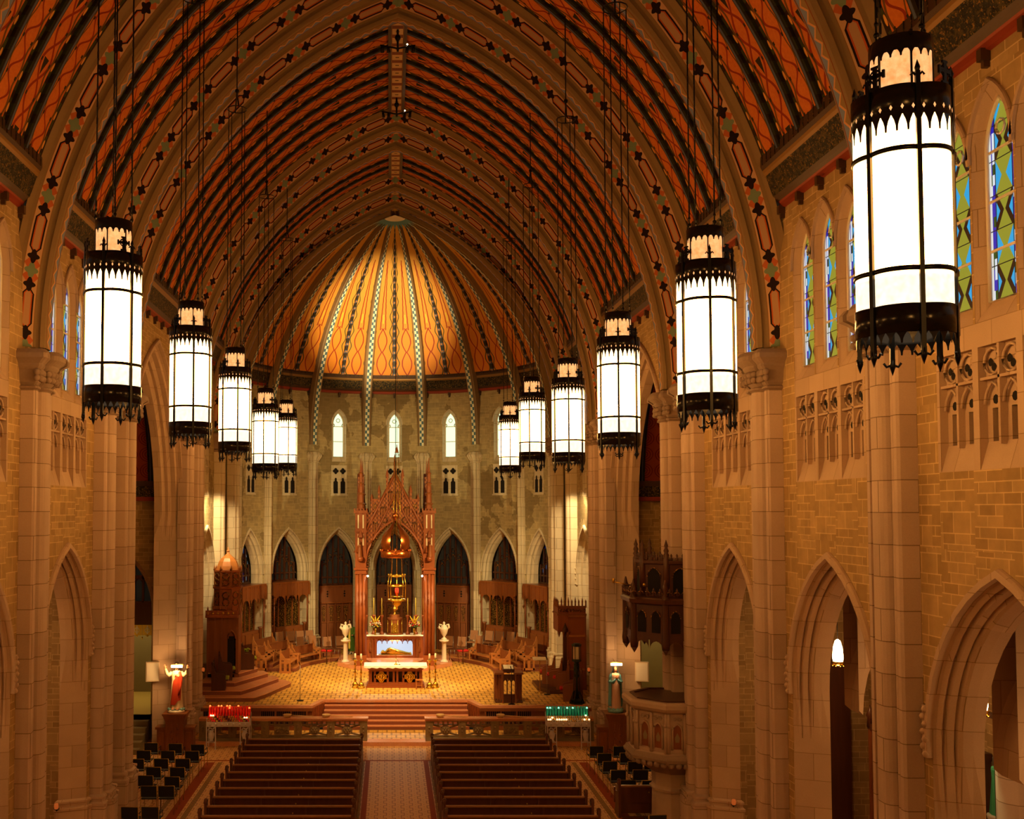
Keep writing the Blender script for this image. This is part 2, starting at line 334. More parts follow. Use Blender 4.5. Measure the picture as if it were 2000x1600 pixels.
# ---------------------------------------------------------------- mesh helper
class MB:
    def __init__(s, mp=None): s.v = []; s.f = []; s.mi = []; s.uv = {}; s.sm = set(); s.pre = []; s.mp = mp; s.m = 0; s.loc = None
    def add(s, p):
        if s.loc: p = s.loc(p)
        s.pre.append(tuple(p)); s.v.append(s.mp(*p) if s.mp else tuple(p)); return len(s.v)-1
    def face(s, ids, m=None, uv=None, sm=False):
        s.f.append(tuple(ids)); s.mi.append(s.m if m is None else m)
        if uv: s.uv[len(s.f)-1] = uv
        if sm: s.sm.add(len(s.f)-1)
    def quad(s, a, b, c, d, m=None, uv=None): s.face([s.add(p) for p in (a, b, c, d)], m, uv)
    def poly(s, pts, m=None, uv=None): s.face([s.add(p) for p in pts], m, uv)
    def box(s, x0, x1, y0, y1, z0, z1, m=None):
        i = [s.add(p) for p in ((x0, y0, z0), (x1, y0, z0), (x1, y1, z0), (x0, y1, z0), (x0, y0, z1), (x1, y0, z1), (x1, y1, z1), (x0, y1, z1))]
        for q in ((0, 3, 2, 1), (4, 5, 6, 7), (0, 1, 5, 4), (1, 2, 6, 5), (2, 3, 7, 6), (3, 0, 4, 7)): s.face([i[k] for k in q], m)
    def taper(s, x0, x1, y0, y1, z0, z1, tx, ty, m=None):      # box whose top is inset by tx, ty
        i = [s.add(p) for p in ((x0, y0, z0), (x1, y0, z0), (x1, y1, z0), (x0, y1, z0), (x0+tx, y0+ty, z1), (x1-tx, y0+ty, z1), (x1-tx, y1-ty, z1), (x0+tx, y1-ty, z1))]
        for q in ((0, 3, 2, 1), (4, 5, 6, 7), (0, 1, 5, 4), (1, 2, 6, 5), (2, 3, 7, 6), (3, 0, 4, 7)): s.face([i[k] for k in q], m)
    def grid(s, rows, m=None, uvs=None, sm=False, close=False):
        ids = [[s.add(p) for p in r] for r in rows]
        for i in range(len(ids)-1):
            n = len(ids[i])
            for j in range(n if close else n-1):
                k = (j+1) % n
                s.face([ids[i][j], ids[i][k], ids[i+1][k], ids[i+1][j]], m, [uvs[i][j], uvs[i][k], uvs[i+1][k], uvs[i+1][j]] if uvs else None, sm)
        return ids
    def lathe(s, prof, n=12, m=None, c=(0, 0), a0=0, a1=2*pi, sm=True, cap=True):
        full = abs(a1-a0-2*pi) < 1e-6
        k = n if full else n+1
        rows = [[(c[0]+r*cos(a0+(a1-a0)*j/n), c[1]+r*sin(a0+(a1-a0)*j/n), z) for j in range(k)] for r, z in prof]
        ids = s.grid(rows, m, None, sm, full)
        if cap and full:
            if prof[0][0] > 1e-4: s.face(ids[0][::-1], m)
            if prof[-1][0] > 1e-4: s.face(ids[-1], m)
    def tube(s, pts, r, n=6, m=None, close=False):
        import mathutils
        V = [mathutils.Vector(p) for p in pts]; N = len(V); rows = []
        for i, p in enumerate(V):
            a = V[(i-1) % N] if (i > 0 or close) else p; b = V[(i+1) % N] if (i < N-1 or close) else p
            t = (b-a).normalized(); up = mathutils.Vector((0, 0, 1)) if abs(t.z) < .9 else mathutils.Vector((1, 0, 0))
            x = t.cross(up).normalized(); y = x.cross(t); rr = r[i] if isinstance(r, (list, tuple)) else r
            rows.append([tuple(p+x*rr*cos(2*pi*j/n)+y*rr*sin(2*pi*j/n)) for j in range(n)])
        if close: rows.append(rows[0])
        ids = s.grid(rows, m, None, True, True)
        if not close: s.face(ids[0][::-1], m); s.face(ids[-1], m)
    def ext(s, poly, ax, a, b, m=None, caps=True, sm=False):
        def P(p, t): return {'x': (t, p[0], p[1]), 'y': (p[0], t, p[1]), 'z': (p[0], p[1], t)}[ax]
        A = [s.add(P(p, a)) for p in poly]; B = [s.add(P(p, b)) for p in poly]; n = len(poly)
        for i in range(n): s.face([A[i], A[(i+1) % n], B[(i+1) % n], B[i]], m, None, sm)
        if caps: s.face(A[::-1], m); s.face(B, m)
    def ball(s, c, r, n=8, m=None, sz=1.0):
        k = max(4, n//2); s.lathe([(max(1e-5, r*sin(pi*i/k)), c[2]-r*sz*cos(pi*i/k)) for i in range(k+1)], n, m, (c[0], c[1]), cap=False)
    def build(s, name, mats, parent=None, kind=None, bevel=0):
        me = bpy.data.meshes.new(name); me.from_pydata(s.v, [], s.f); me.update()
        if isinstance(mats, str): mats = [mats]
        for k in mats: me.materials.append(M[k])
        me.polygons.foreach_set('material_index', s.mi)
        if s.sm: me.polygons.foreach_set('use_smooth', [i in s.sm for i in range(len(s.f))])
        ul = me.uv_layers.new(name='UVMap').data
        for p in me.polygons:
            q = s.uv.get(p.index)
            if q:
                for li, c in zip(p.loop_indices, q): ul[li].uv = c
            else:
                P = [s.pre[i] for i in p.vertices]; n = [0, 0, 0]
                for a, b in zip(P, P[1:]+P[:1]):
                    n[0] += (a[1]-b[1])*(a[2]+b[2]); n[1] += (a[2]-b[2])*(a[0]+b[0]); n[2] += (a[0]-b[0])*(a[1]+b[1])
                ax = max(range(3), key=lambda i: abs(n[i]))
                for li, c in zip(p.loop_indices, P): ul[li].uv = (c[1], c[2]) if ax == 0 else ((c[0], c[2]) if ax == 1 else (c[0], c[1]))
        me.update()
        o = bpy.data.objects.new(name, me); COL.objects.link(o)
        if parent: o.parent = parent
        if kind: o['kind'] = kind
        if bevel:
            b = o.modifiers.new('edge', 'BEVEL'); b.width = bevel; b.segments = 2; b.limit_method = 'ANGLE'
        return o
def tag(o, label, cat, group=None):
    o['label'] = label; o['category'] = cat
    if group: o['group'] = group
    return o
def thing(name, label, cat, loc=(0, 0, 0), rz=0, group=None):
    o = bpy.data.objects.new(name, None); COL.objects.link(o); o.location = loc; o.rotation_euler = (0, 0, rz)
    o.empty_display_size = .1
    return tag(o, label, cat, group)
def dup(root, loc, rz=None, label=None, group=None):
    def cp(o, par):
        c = o.copy(); COL.objects.link(c)
        if par: c.parent = par
        for ch in o.children: cp(ch, c)
        return c
    r = cp(root, None); r.location = loc
    if rz is not None: r.rotation_euler = (0, 0, rz)
    if label: r['label'] = label
    if group: r['group'] = group
    return r
def struct(name, mb, mats, parent=None): return mb.build(name, mats, parent, 'structure')
def rotz(a, ox=0, oy=0, oz=0):
    c, s_ = cos(a), sin(a)
    return lambda p: (ox+p[0]*c-p[1]*s_, oy+p[0]*s_+p[1]*c, oz+p[2])
def parch(a, spring, rise, n=10):
    """pointed arch of half-span a from (-a, spring) over (0, spring+rise) to (a, spring)"""
    R = (a*a+rise*rise)/(2*a); t1 = math.asin(min(1, rise/R)); L = []
    if rise > a: t1 = math.acos((R-a)/R)
    for i in range(n+1):
        t = t1*i/n; L.append((-(a-R+R*cos(t)), spring+R*sin(t)))
    # left half runs from -a up to the apex
    left = [(-abs(x), z) for x, z in L]; left[-1] = (0, spring+rise)
    return left+[(-x, z) for x, z in left[-2::-1]]
# ================================================================ the building
WX = 8.15                      # inner face of the nave walls
AE, AR, AZ = 4.1, 11.85, 12.4  # pointed vault: centre offset, rib soffit radius, springing height
ZC, RA = 49.8, 8.0             # apse centre and radius
PIERS = [-5.15, .4, 5.95, 11.5, 17.0, 22.62, 28.15, 30.4, 39.45, 41.6, 47.0, 49.7]
def side(s): return lambda a, d, z: (s*(WX+d), a, z)
def apse(a, d, z): return ((RA+d)*sin(a/RA), ZC+(RA+d)*cos(a/RA), z)
SN = {1: 'right', -1: 'left'}
wins = [0]
def curve(a, a0, spring, rise, n=9):
    R0 = (a0*a0+rise*rise)/(2*a0); e = R0-a0; R = R0+(a-a0); t1 = math.acos(e/R)
    L = [(e-R*cos(t1*i/n), spring+R*sin(t1*i/n)) for i in range(n+1)]; L[-1] = (0, L[-1][1])
    return L+[(-x, z) for x, z in L[-2::-1]]
def arch_open(mb, sc, s0, s1, z0, zt, orders, spring, rise, die=.9, n=9):
    """wall face with an arched opening; orders = [(depth, half-span)...] from the wall face inwards"""
    a0 = orders[-1][1]; (dA, aA), (dB, aB) = orders[0], orders[-1]; rows = []
    for d, a in orders:
        t = (d-dA)/(dB-dA) if dB != dA else 0; al = aA+(aB-aA)*t
        c = curve(a, a0, spring, rise, n)
        rows.append([(sc-al, d, z0), (sc-al, d, spring-die)]+[(sc+x, d, z) for x, z in c]+[(sc+al, d, spring-die), (sc+al, d, z0)])
    mb.grid(rows, 1)
    r = rows[0]
    mb.quad((s0, 0, z0), (r[0][0], 0, z0), (r[0][0], 0, zt), (s0, 0, zt), 0)
    mb.quad((r[-1][0], 0, z0), (s1, 0, z0), (s1, 0, zt), (r[-1][0], 0, zt), 0)
    for p, q in zip(r[2:-2], r[3:-2]): mb.quad((p[0], 0, p[2]), (q[0], 0, q[2]), (q[0], 0, zt), (p[0], 0, zt), 0)
    for p, q in ((r[1], r[2]), (r[-3], r[-2])): mb.quad((p[0], 0, p[2]), (q[0], 0, q[2]), (q[0], 0, zt), (p[0], 0, zt), 0)
def hood(mb, sc, a, a0, spring, rise, w=.12, d=.1, m=1, n=9, corbel=True):
    o = curve(a+w, a0, spring, rise, n); i = curve(a, a0, spring, rise, n)
    mb.grid([[(sc+x, 0, z) for x, z in o], [(sc+x, -d*.6, z) for x, z in o], [(sc+x*.985, -d, z-.02) for x, z in o], [(sc+x, -d, z) for x, z in i], [(sc+x, 0, z) for x, z in i]], m)
    if corbel:
        for sg in (-1, 1):
            x = sc+sg*(a+w/2)
            mb.box(x-.07, x+.07, -.09, 0, spring-.1, spring+.7, m)
            for k in range(7): mb.ball((x+(.03 if k % 2 else -.03), -.09, spring-.05+k*.115), .058, 6, m)
def lancet(mb, sc, s0, s1, zs, zt, a=.5, spring=13.9, rise=1.0, depth=.17, pa=.34, mat=0, stone=1):
    """one lancet window in the strip s0..s1, sill zs; returns the pane outline"""
    zi = zs+.28; a0 = pa; rr = rise*.72
    oc = curve(a, a0, spring, rr, 7); mc = curve(a-.03, a0, spring, rr, 7); ic = curve(pa, a0, spring, rr, 7)
    rows = []
    for c, d, z in ((oc, 0, zs), (mc, depth*.2, zs+.06), ((curve(pa+.05, a0, spring, rr, 7)), depth*.6, zs+.18), (ic, depth, zi)):
        rows.append([(sc+c[0][0], d, z)]+[(sc+x, d, h) for x, h in c]+[(sc+c[-1][0], d, z)])
    mb.grid(rows, stone, None, False, True)
    mb.quad((s0, 0, zs), (sc-a, 0, zs), (sc-a, 0, zt), (s0, 0, zt), mat); mb.quad((sc+a, 0, zs), (s1, 0, zs), (s1, 0, zt), (sc+a, 0, zt), mat)
    for p, q in zip(oc, oc[1:]): mb.quad((sc+p[0], 0, p[1]), (sc+q[0], 0, q[1]), (sc+q[0], 0, zt), (sc+p[0], 0, zt), mat)
    hood(mb, sc, a, a0, spring, rr, .07, .05, stone, 7, False)
    return [(sc+c[0], depth, c[1]) for c in [(-pa, zi)]+ic+[(pa, zi)]], sc
def pane(mp, sc, pts, mat, bars=3, a=.34, tref=False):
    wins[0] += 1
    mb = MB(mp); ids = [mb.add(p) for p in pts]; zmin = pts[0][2]
    mb.face(ids, 0, [(p[0]-sc+a, p[2]-zmin) for p in pts])
    o = struct('window_%d' % wins[0], mb, mat)
    fb = MB(mp); d = pts[0][1]
    q = [(p[0], d-.03, p[2]) for p in pts]; fb.tube(q, .035, 4, close=True)
    zt = pts[len(pts)//2][2]
    for k in range(bars):
        z = zmin+(zt-.5-zmin)*(k+1)/(bars+.3); fb.box(sc-a, sc+a, d-.03, d-.005, z-.018, z+.018)
    fb.tube([(sc+.105*cos(t*pi/4), d-.03, zt-.42+.105*sin(t*pi/4)) for t in range(8)], .02, 4, close=True)
    if tref:
        for sg in (-1, 1): fb.tube([(sc+sg*(a-.09*sin(t*pi/4)), d-.03, zt-.78+.09*(1-cos(t*pi/4))) for t in range(5)], .03, 4)
    fb.build('frame', 'white_marble', o, 'structure')
    return o
def triforium(mb, sc, s0, s1, z0, zt, hw=.45, mat=0, st=1, dk=2, zb=9.85, zh=11.2):
    mb.quad((s0, 0, z0), (s1, 0, z0), (s1, 0, zb-.4), (s0, 0, zb-.4), mat)
    mb.quad((s0, 0, zb-.4), (sc-hw, 0, zb-.4), (sc-hw, 0, zh), (s0, 0, zh), st); mb.quad((sc+hw, 0, zb-.4), (s1, 0, zb-.4), (s1, 0, zh), (sc+hw, 0, zh), st)
    mb.quad((s0, 0, zh), (s1, 0, zh), (s1, 0, zt), (s0, 0, zt), st)
    mb.quad((sc-hw, 0, zb-.4), (sc+hw, 0, zb-.4), (sc+hw, .12, zb), (sc-hw, .12, zb), st)
    for sg in (-1, 1): mb.quad((sc+sg*hw, 0, zb-.4), (sc+sg*hw, 0, zh), (sc+sg*hw, .12, zh), (sc+sg*hw, .12, zb), st)
    mb.quad((sc-hw, 0, zh), (sc+hw, 0, zh), (sc+hw, .12, zh), (sc-hw, .12, zh), st)
    zm = zh-.46
    mb.quad((sc-hw, .11, zm), (sc+hw, .11, zm), (sc+hw, .11, zh), (sc-hw, .11, zh), st)
    mb.box(sc-hw, sc+hw, .02, .12, zm-.02, zm+.02, st); mb.box(sc-.025, sc+.025, .02, .14, zb-.05, zh, st)
    for sg in (-1, 1):
        x = sc+sg*hw/2; r = hw/2-.035
        mb.tube([(x+r*cos(t*pi/6), .07, zh-.23+r*sin(t*pi/6)) for t in range(12)], .025, 4, st, True)
        for k in range(4):
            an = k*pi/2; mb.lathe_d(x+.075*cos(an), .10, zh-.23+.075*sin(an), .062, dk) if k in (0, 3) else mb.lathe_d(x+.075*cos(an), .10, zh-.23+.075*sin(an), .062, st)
        c = [(x+px, pz) for px, pz in parch(r, zm-.36, .3, 5)]
        mb.tube([(p[0], .07, p[1]) for p in c], .025, 4, st)
        # stone plate with the dark light cut through it
        w = .10; zl = zm-.42
        mb.quad((x-hw/2, .12, zb), (x-w, .12, zb), (x-w, .12, zm), (x-hw/2, .12, zm), st); mb.quad((x+w, .12, zb), (x+hw/2, .12, zb), (x+hw/2, .12, zm), (x+w, .12, zm), st)
        mb.quad((x-w, .12, zl), (x+w, .12, zl), (x+w, .12, zm), (x-w, .12, zm), st)
        for q in (-1, 1): mb.quad((x+q*w, .12, zb), (x+q*w, .12, zl), (x+q*w, .34, zl), (x+q*w, .34, zb), st)
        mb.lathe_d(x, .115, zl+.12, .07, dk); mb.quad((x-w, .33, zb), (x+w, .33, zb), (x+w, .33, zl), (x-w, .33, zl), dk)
def lathe_d(s, x, d, z, r, m):
    s.poly([(x+r*cos(t*pi/4), d-.006, z+r*sin(t*pi/4)) for t in range(8)], m)
MB.lathe_d = lathe_d
ORD = [(0, 1.95), (.05, 1.94), (.09, 1.87), (.15, 1.925), (.17, 1.84), (.25, 1.81), (.29, 1.86), (.32, 1.78), (.36, 1.75), (.50, 1.72), (.66, 1.70)]
MATS = ['wall_rubble', 'arch_stone', 'void_dark']
def jamb_base(mb, sc, aA, aB, dB):
    for sg in (-1, 1):
        def row(o, z): return [(sc+sg*(aA+.1), -o, z), (sc+sg*(aA-o*.9), -o*.5, z), (sc+sg*(aB-o), dB-.05, z), (sc+sg*(aB-o), dB+o*.6, z), (sc+sg*(aB+.1), dB+o*.6, z)]
        mb.grid([row(.10, 0), row(.10, 1.1), row(.13, 1.12), row(.13, 1.18), row(.06, 1.22), row(.06, 1.28), row(.1, 1.30), row(.1, 1.35), row(0, 1.39)], 1)
def nave_bay(s, y0, y1, seen=True):
    mb = MB(side(s)); sc = (y0+y1)/2
    arch_open(mb, sc, y0, y1, 0, 9.4, ORD, 5.15, 2.53, 1.0)
    hood(mb, sc, 1.95, 1.7, 5.15, 2.53)
    jamb_base(mb, sc, 1.95, 1.70, .66)
    mb.quad((y0, 0, 9.4), (sc-1.575, 0, 9.4), (sc-1.575, 0, 15.4), (y0, 0, 15.4), 0); mb.quad((sc+1.575, 0, 9.4), (y1, 0, 9.4), (y1, 0, 15.4), (sc+1.575, 0, 15.4), 0)
    P = []
    for k in (-1, 0, 1):
        c = sc+k*1.05
        triforium(mb, c, c-.525, c+.525, 9.4, 11.55)
        P.append(lancet(mb, c, c-.525, c+.525, 11.55, 15.4, spring=13.85 if k else 13.95))
    # back of the arcade wall towards the aisle
    mb.quad((y0, .66, 7.9), (y1, .66, 7.9), (y1, .66, 12), (y0, .66, 12), 0); mb.quad((y0, .66, 0), (sc-1.7, .66, 0), (sc-1.7, .66, 7.9), (y0, .66, 7.9), 1); mb.quad((sc+1.7, .66, 0), (y1, .66, 0), (y1, .66, 7.9), (sc+1.7, .66, 7.9), 1)
    struct('wall_'+SN[s], mb, MATS)
    for pts, c in P: pane(side(s), c, pts, 'stained_glass')
def solid_bay(s, y0, y1, z1=15.4):
    mb = MB(side(s)); mb.box(y0, y1, 0, .85, 0, z1, 0); struct('wall_'+SN[s], mb, MATS)
def crossing(s):
    mb = MB(side(s)); y0, y1 = 30.4, 39.45; sc = 34.92
    arch_open(mb, sc, y0, y1, 0, 15.4, [(0, 4.12), (.1, 4.1), (.14, 4.0), (.3, 4.0), (.4, 3.9), (.5, 3.92), (.6, 3.75), (.88, 3.72)], 8.7, 5.4, .9, 12)
    hood(mb, sc, 4.12, 3.72, 8.7, 5.4, .14, .1, 1, 12, False)
    struct('wall_'+SN[s], mb, MATS)
def chancel_bay(s, y0, y1, full):
    mb = MB(side(s)); sc = (y0+y1)/2+.35
    if full:
        arch_open(mb, sc, y0, y1, 0, 9.4, [(0, 1.75), (.12, 1.72), (.18, 1.6), (.3, 1.6), (.4, 1.45), (.55, 1.3), (1.0, 1.3)], 5.6, 2.0)
        hood(mb, sc, 1.75, 1.3, 5.6, 2.0)
        mb.quad((y0, 1.0, 0), (y1, 1.0, 0), (y1, 1.0, 8), (y0, 1.0, 8), 0)
        mb.quad((y0, 0, 9.4), (sc-.525, 0, 9.4), (sc-.525, 0, 15.4), (y0, 0, 15.4), 0); mb.quad((sc+.525, 0, 9.4), (y1, 0, 9.4), (y1, 0, 15.4), (sc+.525, 0, 15.4), 0)
        triforium(mb, sc, sc-.525, sc+.525, 9.4, 11.55)
        p = lancet(mb, sc, sc-.525, sc+.525, 11.55, 15.4)
        struct('wall_'+SN[s], mb, ['apse_rubble', 'apse_stone', 'void_dark']); pane(side(s), sc, p[0], 'stained_glass')
    else:
        mb.box(y0, y1, 0, 1.0, 0, 15.4, 0); struct('wall_'+SN[s], mb, ['apse_rubble', 'apse_stone', 'void_dark'])
for s in (-1, 1):
    for a, b in zip(PIERS[:6], PIERS[1:7]): nave_bay(s, a, b)
    solid_bay(s, 28.15, 30.4); crossing(s); solid_bay(s, 39.45, 41.6); chancel_bay(s, 41.6, 47.0, True); chancel_bay(s, 47.0, 49.7, False)
# ---------------------------------------------------------------- piers
def arcpts(cx, cy, r, a0, a1, n): return [(cx+r*cos(a0+(a1-a0)*i/n), cy+r*sin(a0+(a1-a0)*i/n)) for i in range(n+1)]
def plan(hw=1.0, dd=.43):
    h = [(0, -dd), (.08, -dd)]+arcpts(.08, -dd+.15, .15, -pi/2, 0, 4)[1:]+[(.23, -dd+.22), (.255, -dd+.22)]
    h += arcpts(.325, -dd+.19, .065, pi, 2*pi, 6)+[(.395, -dd+.22), (.42, -dd+.22), (.42, -dd+.11), (hw-.04, -dd+.11), (hw, -dd+.15), (hw, .06)]
    return [(-x, y) for x, y in h[:0:-1]]+h
def pier(y, s, mp=None, hw=.56, dd=.43, z0=0, capz=12.3, stone='pier_stone', cap=True, ring=1.39):
    mp = mp or side(s); P = plan(hw, dd)
    def row(off, z): return [(y+x*(1+off/hw), d-off if d < 0 else d, z) for x, d in P]
    ys = lambda rows: rows
    sh = MB(mp); zc = capz-.85
    sh.grid([row(0, z0+ring), row(0, zc)], 0); sh.face([sh.add(p) for p in row(0, zc)], 0)
    o = struct('pillar', sh, stone)
    b = MB(mp)
    b.grid([row(.13, z0), row(.13, z0+ring-.28), row(.15, z0+ring-.26), row(.15, z0+ring-.2), row(.08, z0+ring-.16), row(.08, z0+ring-.1), row(.11, z0+ring-.08), row(.11, z0+ring-.03), row(0, z0+ring+.01)], 0)
    b.build('plinth', stone, o, 'structure')
    if cap:
        c = MB(mp)
        c.grid([row(0, zc), row(.06, zc+.03), row(.06, zc+.07), row(0, zc+.1), row(.06, zc+.16), row(.1, zc+.42), row(.17, zc+.5), row(.17, zc+.55), row(.22, zc+.6), row(.30, zc+.66), row(.30, zc+.76), row(.24, zc+.85)], 0)
        c.face([c.add(p) for p in row(.24, zc+.85)], 0)
        R = row(.1, zc+.3)
        for i in range(1, len(R)-1, 1):
            for k in (0, 1): c.ball((R[i][0]+.03*(-1)**i, R[i][1]-.01, R[i][2]-.06+.13*k), .075, 6, 0)
        c.build('capital', 'cap_stone', o, 'structure')
    return o
for s in (-1, 1):
    for y in PIERS[1:10]: pier(y, s, z0=0)
    pier(47.0, s, stone='apse_stone', z0=1.1, ring=1.0); pier(49.7, s, stone='apse_stone', hw=.6, dd=.7, z0=1.1, ring=1.0)
# ---------------------------------------------------------------- vault ribs
def vp(n, t):
    r = AR+n; am = math.acos(AE/r); a = am*t; return (-AE+r*cos(a), AZ+r*sin(a), r*a)
def rib(y, k=1.0, pair=False):
    prof = [(.62, -1.0, 0), (.56, -.74, 0), (.50, -.70, 1), (.22, -.42, 0), (.24, -.38, 0), (.20, -.30, 0), (.12, -.27, 0), (.10, -.33, 0), (.02, -.26, 0), (0, -.2, 2), (0, .2, 0)]
    prof = prof+[(n, -w, {0: 0}.get(m, m)) for n, w, m in prof[-2::-1]]
    fix = [(.62, -1.0), (.56, -.74), (.50, -.70), (.22, -.42), (.24, -.38), (.20, -.30), (.12, -.27), (.10, -.33), (.02, -.26), (0, -.2), (0, .2), (.02, .26), (.10, .33), (.12, .27), (.20, .30), (.24, .38), (.22, .42), (.50, .70), (.56, .74), (.62, 1.0)]
    mats = [0, 0, 1, 0, 0, 0, 0, 0, 0, 2, 0, 0, 0, 0, 0, 0, 1, 0, 0]
    N = 40
    for s in (-1, 1):
        mb = MB()
        for j in range(len(fix)-1):
            (n0, w0), (n1, w1) = fix[j], fix[j+1]; wid = math.hypot(n1-n0, w1-w0); L = []
            for i in range(N+1):
                a, b = vp(n0, i/N), vp(n1, i/N); L.append(((s*a[0], y+w0*k, a[1]), (s*b[0], y+w1*k, b[1]), vp(0, i/N)[2]))
            ids = [(mb.add(p), mb.add(q)) for p, q, u in L]
            for i in range(N):
                mb.face([ids[i][0], ids[i][1], ids[i+1][1], ids[i+1][0]], mats[j], [(L[i][2], -wid/2), (L[i][2], wid/2), (L[i+1][2], wid/2), (L[i+1][2], -wid/2)], True)
        struct('ceiling_rib', mb, ['rib_brown', 'rib_cartouche', 'rib_zigzag'])
for y in PIERS[1:]: rib(y, .8)
# ---------------------------------------------------------------- painted vault between the ribs
def vault(y0, y1, lanes):
    mb = MB(); N = 30; t0 = math.asin(3.9/(AR+.62))/math.acos(AE/(AR+.62)); w = (y1-y0)/lanes
    for s in (-1, 1):
        for l in range(lanes):
            ya, yb = y0+l*w, y0+(l+1)*w; R = []
            for i in range(N+1):
                a = vp(.62, t0+(1-t0)*i/N); R.append((a[0]*s, a[1], a[2]))
            ids = [(mb.add((p[0], ya, p[1])), mb.add((p[0], yb, p[1]))) for p in R]
            for i in range(N): mb.face([ids[i][0], ids[i][1], ids[i+1][1], ids[i+1][0]], 0, [(R[i][2], l+.001), (R[i][2], l+.999), (R[i+1][2], l+.999), (R[i+1][2], l+.001)])
        for l in range(1, lanes):
            y = y0+l*w; sec = [(.62, -.085, -1), (.56, -.085, -.7), (.53, -.055, -.5), (.53, .055, .5), (.56, .085, .7), (.62, .085, 1)]; L = []
            for i in range(N+1): L.append([vp(n, t0+(1-t0)*i/N) for n, _, _ in sec])
            ids = [[mb.add((s*p[0], y+sec[k][1], p[1])) for k, p in enumerate(r)] for r in L]
            for i in range(N):
                for k in range(5): mb.face([ids[i][k], ids[i][k+1], ids[i+1][k+1], ids[i+1][k]], 1, [(L[i][k][2], sec[k][2]), (L[i][k+1][2], sec[k+1][2]), (L[i+1][k+1][2], sec[k+1][2]), (L[i+1][k][2], sec[k][2])])
    za = vp(.62, 1)[1]
    mb.box(-.30, -.20, y0, y1, za-.34, za-.1, 3); mb.box(.20, .30, y0, y1, za-.34, za-.1, 3)
    mb.quad((-.2, y0, za-.28), (.2, y0, za-.28), (.2, y1, za-.28), (-.2, y1, za-.28), 2, [(y0, -.2), (y0, .2), (y1, .2), (y1, -.2)])
    struct('ceiling', mb, ['ceiling_paint', 'ceiling_beam', 'ridge_paint', 'cornice_brown'])
for a, b in zip(PIERS[:-1], PIERS[1:]):
    w = b-a
    if w > 3: vault(a+.75, b-.75, 4 if w < 6 else 7)
    elif w > 1.8: vault(a+.75, b-.75, 1)
# ---------------------------------------------------------------- cornices
def cornice(mp, s0, s1, n=1, brk=True):
    mb = MB(mp); ss = [s0+(s1-s0)*i/n for i in range(n+1)]
    prof = [(0, 15.3, 0), (-.07, 15.32, 0), (-.07, 15.42, 0), (-.1, 15.45, 1), (-.16, 15.5, 1), (-.2, 15.56, 2), (-.34, 15.98, 2), (-.36, 16.0, 3), (-.40, 16.06, 3), (-.42, 16.12, 1), (-.46, 16.2, 1), (-.46, 16.42, 1), (-.30, 16.46, 1)]
    for p, q in zip(prof, prof[1:]):
        mb.grid([[(s, p[0], p[1]) for s in ss], [(s, q[0], q[1]) for s in ss]], p[2])
    for e in (s0, s1): mb.poly([(e, d, z) for d, z, _ in prof]+[(e, 0, 16.46)], 1)
    if brk:
        k = max(2, int(abs(s1-s0)/1.0))
        for i in range(k+1):
            s = s0+.1+(s1-s0-.2)*i/k; mb.box(s-.055, s+.055, -.14, 0, 15.17, 15.34, 1); mb.box(s-.035, s+.035, -.09, 0, 15.08, 15.18, 1)
    k = int(abs(s1-s0)/.23)
    for i in range(k):
        s = s0+(s1-s0)*(i+.5)/k; mb.box(s-.012, s+.012, -.475, -.45, 16.2, 16.42, 2)
    struct('trim', mb, ['cornice_red', 'cornice_brown', 'cornice_carving', 'cornice_gold'])
for s in (-1, 1):
    for a, b in zip(PIERS[:-1], PIERS[1:]):
        if b-a > 3: cornice(side(s), a+.75, b-.75)
for k in range(-3, 4): cornice(apse, (k-.5)*pi/8*RA+.22, (k+.5)*pi/8*RA-.22, 5)
# ---------------------------------------------------------------- apse
BW = pi/8*RA
for k in range(-4, 5):
    mb = MB(apse); sc = k*BW; s0, s1 = sc-BW/2, sc+BW/2
    if abs(k) == 4:
        mb.grid([[(s0+(s1-s0)*i/4, 0, z) for i in range(5)] for z in (0, 15.4)], 0); struct('wall_apse', mb, ['apse_rubble', 'apse_stone', 'void_dark']); continue
    arch_open(mb, sc, s0, s1, 0, 9.2, [(0, 1.2), (.08, 1.17), (.12, 1.08), (.22, 1.08), (.3, 1.0), (.55, .95)], 5.5, 2.0, .8)
    hood(mb, sc, 1.2, .95, 5.5, 2.0, .09, .07, 1, 9, False)
    mb.quad((s0, 0, 9.2), (sc-.5, 0, 9.2), (sc-.5, 0, 15.4), (s0, 0, 15.4), 0); mb.quad((sc+.5, 0, 9.2), (s1, 0, 9.2), (s1, 0, 15.4), (sc+.5, 0, 15.4), 0)
    # panel of two lights and two crosses, openings drawn as dark patches
    mb.quad((sc-.5, 0, 9.2), (sc+.5, 0, 9.2), (sc+.5, 0, 11.5), (sc-.5, 0, 11.5), 0)
    mb.box(sc-.46, sc+.46, -.02, 0, 9.7, 11.3, 1)
    for sg in (-1, 1):
        x = sc+sg*.21
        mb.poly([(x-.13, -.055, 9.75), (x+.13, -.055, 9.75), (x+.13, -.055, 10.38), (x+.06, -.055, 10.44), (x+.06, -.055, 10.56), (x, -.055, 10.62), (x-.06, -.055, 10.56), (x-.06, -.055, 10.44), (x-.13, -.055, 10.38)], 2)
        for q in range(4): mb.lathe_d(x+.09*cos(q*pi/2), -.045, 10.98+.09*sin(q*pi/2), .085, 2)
    mb.box(sc-.5, sc+.5, -.05, 0, 9.62, 9.7, 1)
    pts, c = lancet(mb, sc, sc-.5, sc+.5, 11.5, 15.4, a=.42, spring=13.6, rise=.85, depth=.2, pa=.30)
    struct('wall_apse', mb, ['apse_rubble', 'apse_stone', 'void_dark'])
    pane(apse, c, pts, 'window_light', 2, .30, True)
